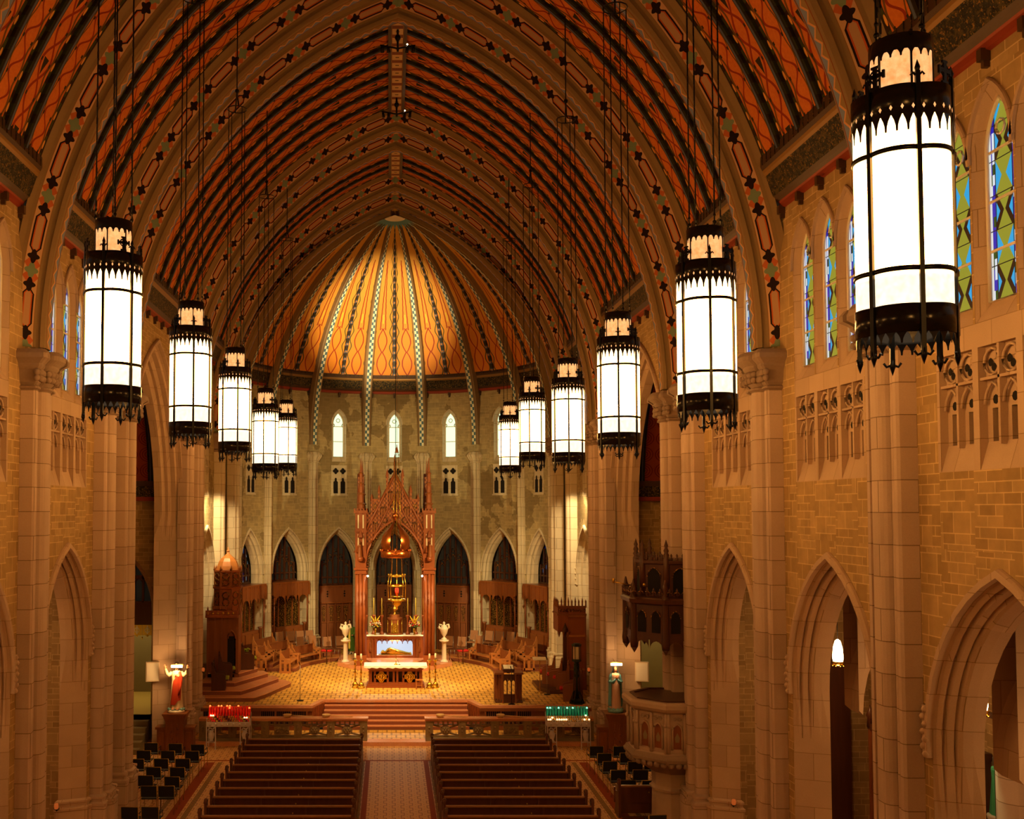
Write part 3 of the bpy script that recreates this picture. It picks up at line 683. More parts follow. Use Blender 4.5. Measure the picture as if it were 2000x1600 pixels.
for k in range(-4, 4):
    sc = (k+.5)*BW; mb = MB(apse)
    P = [(x*.68, d) for x, d in [(-.42, 0), (-.42, -.06), (-.30, -.06)]+arcpts(-.22, -.08, .08, pi, 2*pi, 4)+arcpts(0, -.12, .15, pi, 2*pi, 6)+arcpts(.22, -.08, .08, pi, 2*pi, 4)+[(.30, -.06), (.42, -.06), (.42, 0)]]
    def row(o, z): return [(sc+x*(1+o/.29), d-o if d < 0 else d, z) for x, d in P]
    mb.grid([row(0, 2.1), row(0, 11.4)], 0); o = struct('pillar', mb, 'apse_stone')
    b = MB(apse); b.grid([row(.1, 1.1), row(.1, 1.9), row(.13, 1.92), row(.13, 1.98), row(.06, 2.02), row(.08, 2.07), row(0, 2.12)], 0); b.build('plinth', 'apse_stone', o, 'structure')
    c = MB(apse); c.grid([row(0, 11.4), row(.04, 11.43), row(.03, 11.5), row(.08, 11.6), row(.16, 11.75), row(.16, 11.83), row(.05, 12.0)], 0); c.face([c.add(p) for p in row(.05, 12.0)], 0); c.build('capital', 'apse_stone', o, 'structure')
# half-dome
DE, DR = 3.6, 11.4
def dp(n, t, t0=0.0):
    r = DR+n; am = math.acos(DE/r); a = am*(t0+(1-t0)*t); return (-DE+r*cos(a), AZ+r*sin(a), r*a)
T0 = .27
def dome_strip(mb, th0, th1, n, m, uvf, N=30, t0=T0, tilt=0):
    rows = []; uv = []
    for i in range(N+1):
        r, z, u = dp(n, i/N, t0); r = max(r, .02)
        rows.append([(r*sin(th0), ZC+r*cos(th0), z), (r*sin(th1), ZC+r*cos(th1), z)]); uv.append([uvf(i/N, -1), uvf(i/N, 1)])
    mb.grid(rows, m, uv)
mb = MB(); g = pi/8
for k in range(-4, 5):
    for h in (0, 1):
        a = (k-.5+h*.5)*g; dome_strip(mb, a, a+g/2, .32, 0, lambda t, v: (t, v))
struct('ceiling_dome', mb, 'dome_paint')
for k in range(-4, 4):
    th = (k+.5)*g; c, s_ = cos(th), sin(th); mb = MB(); N = 34
    sec = [(.36, -.30), (.10, -.22), (.06, -.13), (0, -.13), (0, .13), (.06, .13), (.10, .22), (.36, .30)]; mm = [0, 0, 0, 1, 0, 0, 0]
    L = []
    for i in range(N+1):
        f = min(1, .25+1.2*(1-i/N)); row = []
        for n, w in sec:
            r, z, u = dp(n, i/N*.985); row.append((r*s_+w*f*c, ZC+r*c-w*f*s_, z, u))
        L.append(row)
    for j in range(len(sec)-1):
        mb.grid([[r[j][:3], r[j+1][:3]] for r in L], mm[j], [[(r[j][3], -.13), (r[j][3], .13)] for r in L], True)
    struct('ceiling_rib', mb, ['rib_brown', 'dome_rib_check'])
mb = MB()
for k in range(-4, 5):
    for off in (0, -.5+.075, .5-.075):
        th = (k+off)*g; c, s_ = cos(th), sin(th); sec = [(.34, -.12), (.24, -.08), (.24, .08), (.34, .12)]; N = 26; L = []
        for i in range(N+1):
            f = min(1, .15+1.1*(1-i/N))*(1 if off == 0 else .55); row = []
            for n, w in sec:
                r, z, u = dp(n, i/N*.93, T0); row.append((r*s_+w*f*c, ZC+r*c-w*f*s_, z, u))
            L.append(row)
        for j in range(3): mb.grid([[r[j][:3], r[j+1][:3]] for r in L], 0, [[(r[j][3], -.1), (r[j][3], .1)] for r in L])
struct('ceiling_beam', mb, 'dome_minor_rib')
mb = MB(); rows = []
for i in range(4):
    t = .945+.018*i; row = []
    for j in range(33):
        th = -pi/2+pi*j/32; r, z, u = dp(-.03, min(t, 1)*(1 if i else (1.0 if j % 2 else .972))); r = max(r, .01); row.append((r*sin(th), ZC+r*cos(th), z))
    rows.append(row)
mb.grid(rows[:2], 1); mb.grid(rows[1:], 0); struct('ceiling_boss', mb, ['white_marble', 'robe_blue'])
mb = MB(); rows = [[], []]
for i in range(41):
    t = i/20-1; s_ = 1 if t > 0 else -1; r, z, u = dp(.30, 1-abs(t)); q = vp(.75, 1-abs(t)); rows[0].append((s_*r, ZC+.25, z)); rows[1].append((s_*q[0], ZC+.25, q[1]))
mb.grid(rows, 0); struct('wall_chancel_arch', mb, 'rib_brown')
# wall and vault infill between chancel arch and half-dome is the last rib itself; close the outside
# ---------------------------------------------------------------- floors
mb = MB(); mb.box(-19, 19, -6, 41.36, -.2, 0, 0); struct('floor', mb, 'nave_mosaic')
mb = MB()
for s in (-1, 1):
    for x, w, m in ((1.02, .16, 0), (6.55, .32, 0), (6.2, .16, 1), (7.0, .14, 1), (1.16, .06, 1)):
        mb.box(s*x-w/2, s*x+w/2, -4, 36.8 if x > 2 else 37.05, 0, .004, m)
mb.box(-8, 8, 37.0, 37.12, 0, .005, 0); struct('floor_border', mb, ['red_band', 'mosaic_border'])
mb = MB(); mb.box(-9.5, 9.5, 39.28, 41.5, 0, .15, 0); struct('floor_step', mb, 'red_marble')
mb = MB(); mb.box(-9.4, 9.4, 39.85, 41.45, .15, .156, 0); struct('floor_mosaic', mb, 'sanctuary_mosaic')
# sanctuary floor: a notch for the steps in the middle of its front
mb = MB(); out = [(-9, 41.42), (-3.3, 41.42), (-2.92, 42.6), (2.92, 42.6), (3.3, 41.42), (9, 41.42), (9, 60), (-9, 60)]
mb.ext(out, 'z', .9, 1.1); struct('floor_sanctuary', mb, 'sanctuary_mosaic')
mb = MB()
b1 = [(-9, 41.38), (-3.3, 41.38), (-2.92, 42.56), (2.92, 42.56), (3.3, 41.38), (9, 41.38)]; b2 = [(-9, 41.6), (-3.45, 41.6), (-3.1, 42.86), (3.1, 42.86), (3.45, 41.6), (9, 41.6)]
for i in range(5): mb.poly([(*b1[i], 1.108), (*b1[i+1], 1.108), (*b2[i+1], 1.108), (*b2[i], 1.108)], 0); mb.poly([(*b1[i], 1.108), (*b1[i+1], 1.108), (*b1[i+1], 1.02), (*b1[i], 1.02)], 0)
struct('floor_kerb', mb, 'red_marble')
for i in range(6):
    mb = MB(); y = 41.43+.234*i; mb.box(-2.9, 2.9, y, 42.62, .15+.1583*i, .15+.1583*(i+1)+(.004 if i == 5 else 0), 0); mb.box(-2.9, 2.9, y-.004, y, .15+.1583*i, .15+.1583*(i+1)-.035, 1)
    struct('floor_stair', mb, ['red_marble', 'red_marble_riser_shade'])
# panelled wooden front of the raised sanctuary on both sides
for s in (-1, 1):
    mb = MB(lambda x, y, z, s=s: (s*x, y, z)); mb.box(3.3, 9, 41.38, 41.44, .15, 1.02, 0)
    for i in range(8):
        x = 3.5+.62*i; mb.box(x, x+.06, 41.33, 41.38, .2, .98, 0)
    for i in range(0, 7, 1):
        x = 3.5+.62*i+.08
        if i % 4 != 3: mb.box(x, x+.52, 41.37, 41.385, .38, .9, 1)
        for k in range(6): mb.box(x+.06+.08*k, x+.075+.08*k, 41.35, 41.37, .38, .9, 2)
    mb.box(3.3, 9, 41.32, 41.38, .9, 1.02, 0); mb.box(3.3, 9, 41.32, 41.38, .15, .3, 0)
    mb.poly([(3.3, 41.38, .15), (2.92, 42.5, .15), (2.92, 42.5, 1.02), (3.3, 41.38, 1.02)], 3)
    for i in range(5):
        t = (i+.5)/5; x, y = 3.3-.38*t, 41.38+1.12*t; mb.box(x-.03, x+.01, y-.04, y+.04, .2, 1.0, 3)
    struct('trim_'+('5' if s > 0 else '6'), mb, ['brown_wood', 'void_dark', 'carved_wood', 'red_wood'])
# ---------------------------------------------------------------- aisles, transepts, closing walls
for s in (-1, 1):
    sd = side(s)
    mb = MB(sd); mb.box(-6, 30.4, 5.4, 5.7, 0, 9.0, 0); struct('wall_aisle_'+SN[s], mb, 'wall_rubble')
    mb = MB(sd); mb.quad((-6, .55, 8.7), (30.4, .55, 8.7), (30.4, 5.5, 8.7), (-6, 5.5, 8.7), 0); struct('ceiling_aisle', mb, 'plaster_white' if 0 else 'arch_stone')
    for y in PIERS[1:7]:
        mb = MB(sd)   # transverse arch of the aisle
        c = curve(1.75, 1.75, 4.6, 2.6, 8); rows = []
        for dy in (-.35, -.3, .3, .35): rows.append([(y+dy, 3.35+x*(.94 if abs(dy) < .32 else 1), z-(.1 if abs(dy) < .32 else 0)) for x, z in c])
        mb.grid(rows, 0)
        mb.box(y-.38, y+.38, 5.0, 5.4, 0, 8.7, 0)
        for e in (-.35, .35):
            for p, q in zip(c, c[1:]): mb.quad((y+e, 3.35+p[0], p[1]), (y+e, 3.35+q[0], q[1]), (y+e, 3.35+q[0], 8.7), (y+e, 3.35+p[0], 8.7), 0)
        struct('wall_aisle_arch', mb, 'arch_stone')
        mb = MB(sd); mb.lathe([(.5, 0), (.5, .85), (.56, .88), (.56, .95), (.5, 1.0), (.53, 1.06), (.42, 1.1), (.42, 4.6)], 12, 0, (y, 5.15)); struct('pillar_aisle', mb, 'pier_stone')
    # transept: west, end and east walls, painted vault
    TW, TE, TD = 30.4, 39.5, 9.0
    mb = MB(sd); mb.box(TW-.3, TW, .86, TD, 0, 10, 0); struct('wall_transept_west', mb, 'wall_rubble')
    mb = MB(sd); mb.box(TW-.3, TE+.3, TD, TD+.3, 0, 16, 0); struct('wall_transept_end', mb, 'wall_rubble')
    mb = MB(lambda a, d, z, s=s: (s*(WX+a), TE+d, z))
    arch_open(mb, 2.75, .5, TD, 0, 10, [(0, 1.75), (.12, 1.7), (.2, 1.6), (.5, 1.5)], 5.0, 2.4); struct('wall_transept_east', mb, MATS)
    mb = MB(sd); mid = (TW+TE)/2; hwid = (TE-TW)/2; c = curve(hwid, hwid, 9.7, 5.4, 12); ln = [0]
    for p, q in zip(c, c[1:]): ln.append(ln[-1]+math.hypot(q[0]-p[0], q[1]-p[1]))
    mb.grid([[(mid+x, .88, z) for x, z in c], [(mid+x, TD, z) for x, z in c]], 0, [[(l, 0) for l in ln], [(l, 8) for l in ln]])
    for i in range(5):
        d = 1.2+i*1.5; mb.grid([[(mid+x*.975, d+w, z-.1) for x, z in c] for w in (-.1, .1)], 1, [[(l, -1) for l in ln], [(l, 1) for l in ln]])
        for w in (-.1, .1): mb.grid([[(mid+x*.975, d+w, z-.1) for x, z in c], [(mid+x, d+w, z) for x, z in c]], 1, [[(l, .5) for l in ln], [(l, 1) for l in ln]])
    struct('ceiling_transept', mb, ['transept_paint', 'ceiling_beam'])
    mb = MB(sd)
    for y0, y1 in ((TE-.35, TE), (TW, TW+.35)):
        mb.box(y0, y1, 0.86, TD, 9.35, 9.75, 1); mb.box(y0-.02, y1+.02, 0.86, TD, 9.75, 9.95, 0); mb.box(y0, y1, 0.86, TD, 9.2, 9.35, 2)
        for i in range(5): mb.box(y0-.03, y1, 1.9+i*1.5, 2.15+i*1.5, 9.0, 9.2, 0)
    struct('trim_transept', mb, ['cornice_brown', 'cornice_carving', 'cornice_red'])
    # passage behind the transept arch: raised floor, stair, back wall
    mb = MB(sd); mb.box(TE+.2, 47, 1.2, 6.2, .9, 1.1, 0); struct('floor_passage', mb, 'yellow_plaster')
    for i in range(6):
        mb = MB(sd); mb.box(37.9+i*.36, TE+.3, 1.2, 4.6, .183*i, .183*(i+1), 0); struct('floor_stair', mb, 'greenish_stone')
    mb = MB(sd); mb.box(46.4, 46.6, 1.0, 6.5, 1.1, 9, 0); mb.box(TE+.3, 46.4, 6.2, 6.4, 1.1, 9, 0); mb.box(44.6, 45.2, 2.2, 3.3, 1.1, 5.2, 1); mb.box(TE+.5, 46.4, 1.0, 6.4, 7.6, 7.7, 0); struct('wall_passage', mb, ['yellow_plaster', 'greenish_stone'])
    # wooden tracery screen high in the arch with a gilded valance under it
    mb = MB(sd); yy = TE+.45
    mb.box(yy, yy+.25, 1.15, 4.4, 4.45, 5.35, 0)
    for i in range(10): mb.box(yy, yy+.12, 1.2+.34*i, 1.28+.34*i, 5.3, 7.66, 0)
    mb.box(yy, yy+.1, 1.15, 4.4, 6.2, 6.35, 0)
    for i in range(9):
        x = 1.24+.34*i+.17; mb.tube([(yy+.05, x+px, z) for px, z in parch(.15, 6.0, .22, 4)], .03, 4, 0)
    mb.quad((yy+.2, 1.15, 5.3), (yy+.2, 4.4, 5.3), (yy+.2, 4.4, 7.7), (yy+.2, 1.15, 7.7), 1)
    struct('trim_screen', mb, ['dark_wood', 'grey_glazing'])
    mb = MB(sd)
    for i in range(8):
        x = 1.2+.4*i; mb.box(yy+.02, yy+.06, x+.01, x+.39, 4.05, 4.46, 0); mb.tube([(yy+.02, x+.2+.09*cos(t*pi/4), 4.25+.09*sin(t*pi/4)) for t in range(8)], .02, 4, 1, True); mb.box(yy+.01, yy+.03, x+.18, x+.22, 4.1, 4.42, 1)
        mb.lathe([(.03, 4.0), (.02, 3.9), (.001, 3.86)], 5, 0, (yy+.04, x)); mb.ball((yy+.04, x+.2, 4.04), .05, 6, 0)
    light('valance_fill_light', 'SPOT', (s*(WX+2.4), 37.6, 2.2), 60, (1, .7, .2), (s*(WX+2.4), 40, 4.3), .1, 50, .5)  # added spot without a fixture, to brighten the gilded valance
    o = mb.build('valance', ['gilt', 'paper']); tag(o, 'gilded carved valance under the dark screen in the %s transept' % SN[s], 'valance')
    light('passage_lamp', 'POINT', (s*(WX+2.7), 42.6, 4.6), 110, (1, .72, .26), size=.3)
mb = MB(); mb.box(-14, 14, -6.2, -6, 0, 26, 0); struct('wall_back', mb, 'wall_rubble')
# ambulatory behind the apse arches
mb = MB(lambda a, d, z: ((RA+d)*sin(a/RA), ZC+(RA+d)*cos(a/RA), z))
mb.grid([[((-4.6+9.2*i/36)*BW, 2.6, z) for i in range(37)] for z in (.8, 9.2)], 0)
mb.grid([[((-4.6+9.2*i/36)*BW, d, 9.2) for i in range(37)] for d in (0, 2.6)], 0)
mb.grid([[((-4.6+9.2*i/36)*BW, d, 1.08) for i in range(37)] for d in (-.1, 2.6)], 0); struct('wall_ambulatory', mb, 'apse_rubble')
# ================================================================ hanging lanterns
def lobe(th, base=.372, amp=.036): return base+amp*abs(cos(1.5*th))**.6 if False else base+amp*(abs(sin(3*th))**.7)
def ring(mb, z0, z1, add, m=0, n=72):
    P = lambda z, o: [((lobe(2*pi*i/n)+o)*cos(2*pi*i/n), (lobe(2*pi*i/n)+o)*sin(2*pi*i/n), z) for i in range(n)]
    mb.grid([P(z0, 0), P(z0, add), P(z1, add), P(z1, 0)], m, None, True, True)
def teeth(mb, z, h, n, rf, w=.46, m=0, up=False):
    for i in range(n):
        t = 2*pi*i/n; q = pi/n; sg = -1 if not up else 1
        pts = [(-1, 0), (-.8, .16), (-.5, .36), (-.24, .66), (-.17, 1), (.17, 1), (.24, .66), (.5, .36), (.8, .16), (1, 0)]
        mb.poly([(rf(t+a*q)*cos(t+a*q), rf(t+a*q)*sin(t+a*q), z+sg*h*b) for a, b in pts], m)
def cross_mb(th, r, z, s):
    mb = MB(); c, sn = cos(th), sin(th)
    def L(p): return (r*c-p[0]*sn+p[1]*c, r*sn+p[0]*c+p[1]*sn, z+p[2])
    mb.loc = L
    mb.box(-.018*s, .018*s, -.008, .008, 0, .2*s); mb.box(-.075*s, .075*s, -.008, .008, .10*s, .135*s); mb.box(-.04*s, .04*s, -.01, .01, 0, .03*s)
    mb.box(-.085*s, -.065*s, -.009, .009, .085*s, .15*s); mb.box(.065*s, .085*s, -.009, .009, .085*s, .15*s); mb.box(-.033*s, .033*s, -.009, .009, .18*s, .2*s)
    mb.tube([(.048*s*cos(t*pi/6), 0, .118*s+.048*s*sin(t*pi/6)) for t in range(12)], .009*s, 4, 0, True)
    return mb
def make_lantern():
    t = thing('hanging_lantern', 'lantern', 'hanging lantern', (0, 0, 0), 0, 'lanterns hung along the nave')
    n = 72; P = lambda z, o=0: [((lobe(2*pi*i/n)+o)*cos(2*pi*i/n), (lobe(2*pi*i/n)+o)*sin(2*pi*i/n), z) for i in range(n)]
    mb = MB(); ids = mb.grid([P(0), P(1.66)], 0, None, True, True); mb.face(ids[0][::-1], 0); mb.build('glass_shade', 'lantern_glass', t)
    mb = MB(); mb.lathe([(.25, 1.88), (.25, 2.28)], 24, 0, cap=False); mb.build('upper_shade', 'amber_mica', t)
    mb = MB(); mb.grid([P(1.64, .0), P(1.64, .012), P(1.9, .012), P(1.9, -.02)], 0, None, True, True); teeth(mb, 1.645, .15, 30, lambda a: lobe(a)+.013)
    mb.lathe([(.39, 1.87), (.24, 1.9)], 24, 0, cap=False)
    for i in range(30):
        a = 2*pi*(i+.5)/30; r = lobe(a)+.016; w = .013/r
        mb.poly([(r*cos(a+u*w), r*sin(a+u*w), 1.70+v*.024) for u, v in ((0, -1), (1, 0), (0, 1), (-1, 0))], 1)
    mb.build('crown_band', ['polished_iron', 'amber_mica'], t)
    mb = MB(); mb.grid([P(-.22, .002), P(-.22, .012), P(.02, .012), P(.02, 0)], 0, None, True, True); teeth(mb, -.215, .1, 30, lambda a: lobe(a)+.004); teeth(mb, -.05, -.001, 30, lambda a: lobe(a)+.004)
    mb.build('lower_band', 'polished_iron', t)
    for z in (.30, 1.33): mb = MB(); ring(mb, z, z+.04, .016); mb.build('ring', 'black_iron', t)
    for k in range(6):
        a = k*pi/3; r = lobe(0)+.012; mb = MB(); mb.loc = rotz(a, 0, 0, 0)
        mb.box(r-.01, r+.022, -.019, .019, -.35, 2.0); mb.taper(r-.012, r+.024, -.02, .02, -.42, -.35, 0, 0); mb.lathe([(.001, -.5), (.028, -.42), (.02, -.36)], 6, 0, (r+.006, 0))
        for sg in (-1, 1): mb.tube([(r+.006, 0, -.40), (r+.006, sg*.05, -.42), (r+.006, sg*.075, -.385)], .012, 5); mb.tube([(r+.006, 0, 1.95), (r+.006, sg*.04, 1.99), (r+.006, sg*.055, 1.965)], .01, 5)
        mb.lathe([(.012, 1.98), (.024, 2.03), (.001, 2.1)], 6, 0, (r+.006, 0)); mb.build('upright_bar', 'black_iron', t)
    for k in range(4): cross_mb(k*pi/2+.7, lobe(pi/6)-.02, 1.9, 1.05).build('cross_finial', 'black_iron', t)
    mb = MB(); mb.lathe([(.26, 2.26), (.262, 2.27), (.262, 2.40), (.25, 2.41)], 24, 0, cap=False); teeth(mb, 2.275, .075, 20, lambda a: .263)
    for k in range(4): mb.box(.2, .27, -.012, .012, 2.38, 2.42) if k == 0 else None
    mb.build('cap_band', 'polished_iron', t)
    for k in range(6): mb = MB(); mb.loc = rotz(k*pi/3); mb.box(.25, .262, -.008, .008, 1.9, 2.28); mb.build('upper_bar', 'black_iron', t)
    for k in range(4):
        mb = MB(); a = k*pi/2+.4; mb.tube([(.25*cos(a), .25*sin(a), 2.38), (.24*cos(a), .24*sin(a), 8.6)], .011, 4); mb.ball((.25*cos(a), .25*sin(a), 2.45), .03, 5); mb.ball((.25*cos(a), .25*sin(a), 2.55), .022, 5)
        for i in range(24): mb.box(.245*cos(a)-.02, .245*cos(a)+.02, .245*sin(a)-.006, .006+.245*sin(a), 2.6+.24*i, 2.7+.24*i)
        mb.build('chain', 'black_iron', t)
    mb = MB(); mb.tube([(.25*cos(k*pi/6), .25*sin(k*pi/6), 8.6) for k in range(12)], .014, 4, 0, True); mb.tube([(.25, 0, 8.6), (0, 0, 9.05), (-.25, 0, 8.6)], .02, 4); mb.tube([(0, 0, 9.0), (0, 0, 11.65)], .016, 4); mb.ball((0, 0, 9.08), .06, 6)
    mb.build('hanger', 'black_iron', t)
    return t
proto = make_lantern()
LN = [(4.28, 9.0, 10.61, 18.5, 'lantern nearest the camera, largest and rightmost, before tall blue-edged stained glass'),
      (4.28, 14.7, 10.50, 8, 'second lantern of the right row, beside the second carved pier capital'),
      (4.28, 20.4, 10.37, 0, 'third lantern of the right row, in front of the tall transept arch'),
      (4.28, 26.2, 10.30, 2, 'fourth lantern of the right row, left of the pier with the wooden canopy'),
      (4.27, 32.8, 10.67, -12, 'fifth lantern of the right row, hung higher and half over the last'),
      (4.28, 38.9, 10.51, 0, 'farthest lantern of the right row, beside a narrow apse window'),
      (-4.21, 14.7, 10.61, -19.5, 'nearest lantern of the left row, largest on that side'),
      (-4.19, 20.4, 10.58, 8, 'second lantern of the left row in view, over the pier with red-robed statue'),
      (-4.18, 26.2, 10.57, 10, 'third lantern of the left row, in front of the lit chancel pier'),
      (-4.20, 32.8, 10.31, -8, 'fourth lantern of the left row, overlapping the farthest one behind it'),
      (-4.18, 39.2, 10.61, 12, 'farthest lantern of the left row, partly behind its neighbour'),
      (-4.22, 9.0, 10.6, 0, 'left lantern out of the picture beside the near arcade'),
      (4.22, 3.3, 10.6, 0, 'right lantern beside the camera'), (-4.22, 3.3, 10.6, 0, 'left lantern beside the camera')]
for i, (x, y, z, ph, lab) in enumerate(LN):
    fx, fy = -.244-x, -y; n_ = math.hypot(fx, fy); fx /= n_; fy /= n_; rx, ry = -fy, fx
    p = math.radians(ph); a = math.atan2(fy*cos(p)+ry*sin(p), fx*cos(p)+rx*sin(p))
    lab = 'tall cylindrical '+lab if len(lab.split()) < 15 else lab
    if i == 0: proto.location = (x, y, z); proto.rotation_euler = (0, 0, a); proto['label'] = lab
    else: dup(proto, (x, y, z), a, lab)
# ================================================================ pews of the nave
ORDN = ['frontmost', 'second', 'third', 'fourth', 'fifth', 'sixth', 'seventh', 'eighth', 'ninth', 'tenth', 'eleventh']
def make_pew(L=3.98, mat='pew_wood', cap='pew_cap_sheen'):
    t = thing('pew', 'pew', 'pew'); h = L/2
    mb = MB(); mb.box(-h+.05, h-.05, .06, .46, .42, .46, 0); mb.box(-h+.05, h-.05, .08, .11, .1, .42, 0); mb.build('seat', mat, t)
    mb = MB(); mb.ext([(.06, .4), (.09, .4), (.03, .9), (0, .9)], 'x', -h+.04, h-.04, 0)
    for x in (-h+.04, -.66, .66): mb.box(x, x+.05, -.012, .02, .45, .88)
    mb.build('backrest', mat, t)
    mb = MB(); mb.ext([(-.035, .875), (.055, .875), (.06, .9), (.03, .925), (-.01, .925), (-.035, .905)], 'x', -h+.02, h-.02, 0, sm=False); mb.build('top_rail', cap, t)
    for sg in (-1, 1):
        mb = MB(); x = sg*h; P = [(-.06, 0), (.5, 0), (.5, .12), (.44, .2), (.42, .55), (.46, .62), (.40, .68), (.2, .70), (.13, .8), (.12, .98)]+arcpts(.03, 1.0, .09, 0, pi, 6)+[(-.06, .95)]
        mb.ext(P, 'x', x-.035, x+.035, 0); mb.lathe([(.001, -.045), (.05, -.04), (.05, .04), (.001, .045)], 10, 0) if 0 else None
        mb.tube([(x+.04*sg, .03+.055*cos(k*pi/5), 1.0+.055*sin(k*pi/5)) for k in range(10)], .012, 4, 0, True)
        mb.ball((x, .03, 1.05), .062, 10); mb.build('pew_end', mat, t)
    mb = MB(); mb.box(-h+.06, h-.06, -.2, -.06, .0, .06); mb.build('kneeler', mat, t)
    mb = MB(); mb.lathe([(.02, 0), (.02, .006), (.001, .008)], 8, 0); mb.loc = None
    o = mb.build('button', 'brass', t); o.location = (.35, -.02, .72); o.rotation_euler = (pi/2, 0, 0)
    return t
pp = make_pew(); first = True
for s, nm in ((-1, 'left'), (1, 'right')):
    for k in range(11):
        lab = 'dark wooden pew, %s of the eleven in the %s block by the aisle' % (ORDN[k], nm); loc = (s*3.21, 36.35-.9*k, 0)
        g_ = 'pews in the %s block' % nm
        if first: pp.location = loc; pp['label'] = lab; pp['group'] = g_; first = False
        else: dup(pp, loc, None, lab, g_)
p2 = make_pew(1.0); p2.location = (6.88, 30.3, 0); p2['label'] = 'short dark pew standing alone beside the round pulpit column'
# ================================================================ stacking chairs in the side aisles
def make_chair():
    t = thing('stacking_chair', 'chair', 'chair')
    mb = MB(); mb.box(-.225, .225, .0, .44, .42, .46); mb.build('seat', 'black_cloth', t, bevel=.015)
    mb = MB(); mb.ext([(-.015, .50), (.015, .50), (-.03, .80), (-.055, .82), (-.06, .80)], 'x', -.225, .225); mb.build('backrest', 'black_cloth', t)
    for sx in (-1, 1):
        x = sx*.235
        mb = MB(); mb.tube([(x, -.08, 0), (x, .0, .42), (x, -.04, .82)], .011, 5); mb.build('leg', 'brass', t)
        mb = MB(); mb.tube([(x, .46, 0), (x, .44, .44)], .011, 5); mb.build('leg', 'brass', t)
        mb = MB(); mb.tube([(x, .44, .44), (x, .4, .63), (x, -.02, .63)], .012, 5); mb.build('armrest', 'black_iron', t)
    mb = MB(); mb.tube([(-.235, -.04, .822), (.235, -.04, .822)], .009, 5); mb.build('top_bar', 'brass', t)
    return t
ch = make_chair(); first = True
CL = [[(-8.49, 36.14), (-7.63, 36.03), (-6.84, 35.91)], [(-8.48, 35.01), (-7.66, 34.97), (-6.85, 34.94)], [(-8.42, 33.84), (-7.64, 33.88), (-6.95, 33.88)], [(-7.64, 32.79), (-6.89, 32.75)], [(-7.65, 31.76), (-6.82, 31.63)], [(-7.28, 30.59), (-6.77, 30.59)], [(-7.3, 28.45), (-6.75, 28.46)]]
CR = [[(6.79, 35.64), (7.59, 35.64)], [(6.85, 34.62), (7.61, 34.68)], [(6.8, 33.53), (7.6, 33.49), (8.2, 33.8)], [(6.82, 32.42), (7.52, 32.46)], [(6.85, 31.23), (7.49, 31.19)], [(6.83, 27.72)]]
RW = ['front', 'second', 'third', 'fourth', 'fifth', 'sixth', 'rearmost']
for nm, rows in (('left', CL), ('right', CR)):
    for r, row in enumerate(rows):
        for c, (x, y) in enumerate(row):
            pos = {1: [''], 2: ['left chair of ', 'right chair of '], 3: ['left chair of ', 'middle chair of ', 'right chair of ']}[len(row)][c]
            rn = RW[r] if not (nm == 'right' and r == 5) else 'rearmost'
            lab = 'black stacking chair, %sthe %s row in the %s aisle' % (pos, rn, nm) if pos else 'black stacking chair, alone at the bottom edge beside the pulpit column'
            if first: ch.location = (x, y+.04, 0); ch['label'] = lab; ch['group'] = 'stacking chairs in the side aisles'; first = False
            else: dup(ch, (x, y+.04, 0), random.uniform(-.06, .06), lab)
# ================================================================ communion rail
def make_rail(s):
    t = thing('communion_rail', 'carved dark stone communion rail %s of the aisle, pierced panels, red marble top' % ('left' if s < 0 else 'right'), 'railing', (0, 39.62, .15), 0, 'communion rail')
    x0, x1 = (1.1, 7.45); F = lambda x, y, z: (s*x, y, z)
    mb = MB(F); mb.box(x0, x1, -.16, .16, .0, .12); mb.build('base', 'greenish_stone', t)
    mb = MB(F); mb.box(x0-.04, x1, -.19, .19, .80, .86); mb.box(x0-.02, x1, -.16, .16, .74, .80); mb.build('top_slab', 'red_marble', t, bevel=.012)
    n = 5; w = (x1-x0)/n
    for i in range(n+1):
        x = min(x0+.14+i*(w-.028), x1-.14); mb = MB(F); mb.box(x-.14, x+.14, -.14, .14, .12, .74); mb.box(x-.05, x+.05, -.16, -.14, .25, .62)
        mb.ball((x, -.15, .5), .05, 6); mb.ball((x, -.15, .36), .04, 6); mb.build('post', 'rail_stone', t)
    for i in range(n):
        xc = x0+.14+(i+.5)*(w-.028); hw = (w-.028)/2-.14; mb = MB(F)
        mb.box(xc-hw, xc+hw, -.06, .06, .12, .18); mb.box(xc-hw, xc+hw, -.06, .06, .56, .60); mb.box(xc-hw, xc+hw, -.06, .06, .70, .74)
        for k in range(6): xx = xc-hw+.02+(2*hw-.04)*k/5; mb.box(xx-.03, xx+.03, -.06, .06, .6, .70)
        if i == 2:
            mb.box(xc-.28, xc+.28, -.08, .08, .22, .54)
            for k in range(8): mb.ball((xc-.22+.06*k, -.08, .38+.06*((k % 3)-1)), .06, 6)
        else:
            mb.loc = None
            P = [(xc+.2*cos(a*pi/8), .38+.17*sin(a*pi/8)) for a in range(16)]; mb.ext(P, 'y', -.09, .09)
            for k in range(6): mb.ball((xc+.09*cos(k*pi/3), -.09, .38+.08*sin(k*pi/3)), .05, 6)
            mb.ball((xc, -.1, .38), .06, 6)
            for sx in (-1, 1):
                for sz in (-1, 1): mb.poly([(xc+sx*.1, -.03, .38+sz*.13), (xc+sx*.15, -.03, .38+sz*.08), (xc+sx*hw, -.03, .38+sz*.17), (xc+sx*(hw-.06), -.03, .38+sz*.2)]); mb.tube([(xc+sx*.13, 0, .38+sz*.1), (xc+sx*hw, 0, .38+sz*.19)], .035, 5)
        mb.build('panel', 'rail_stone', t)
simple('rail_stone', '94794f', .7, 0, .35, 9)
for s in (-1, 1): make_rail(s)
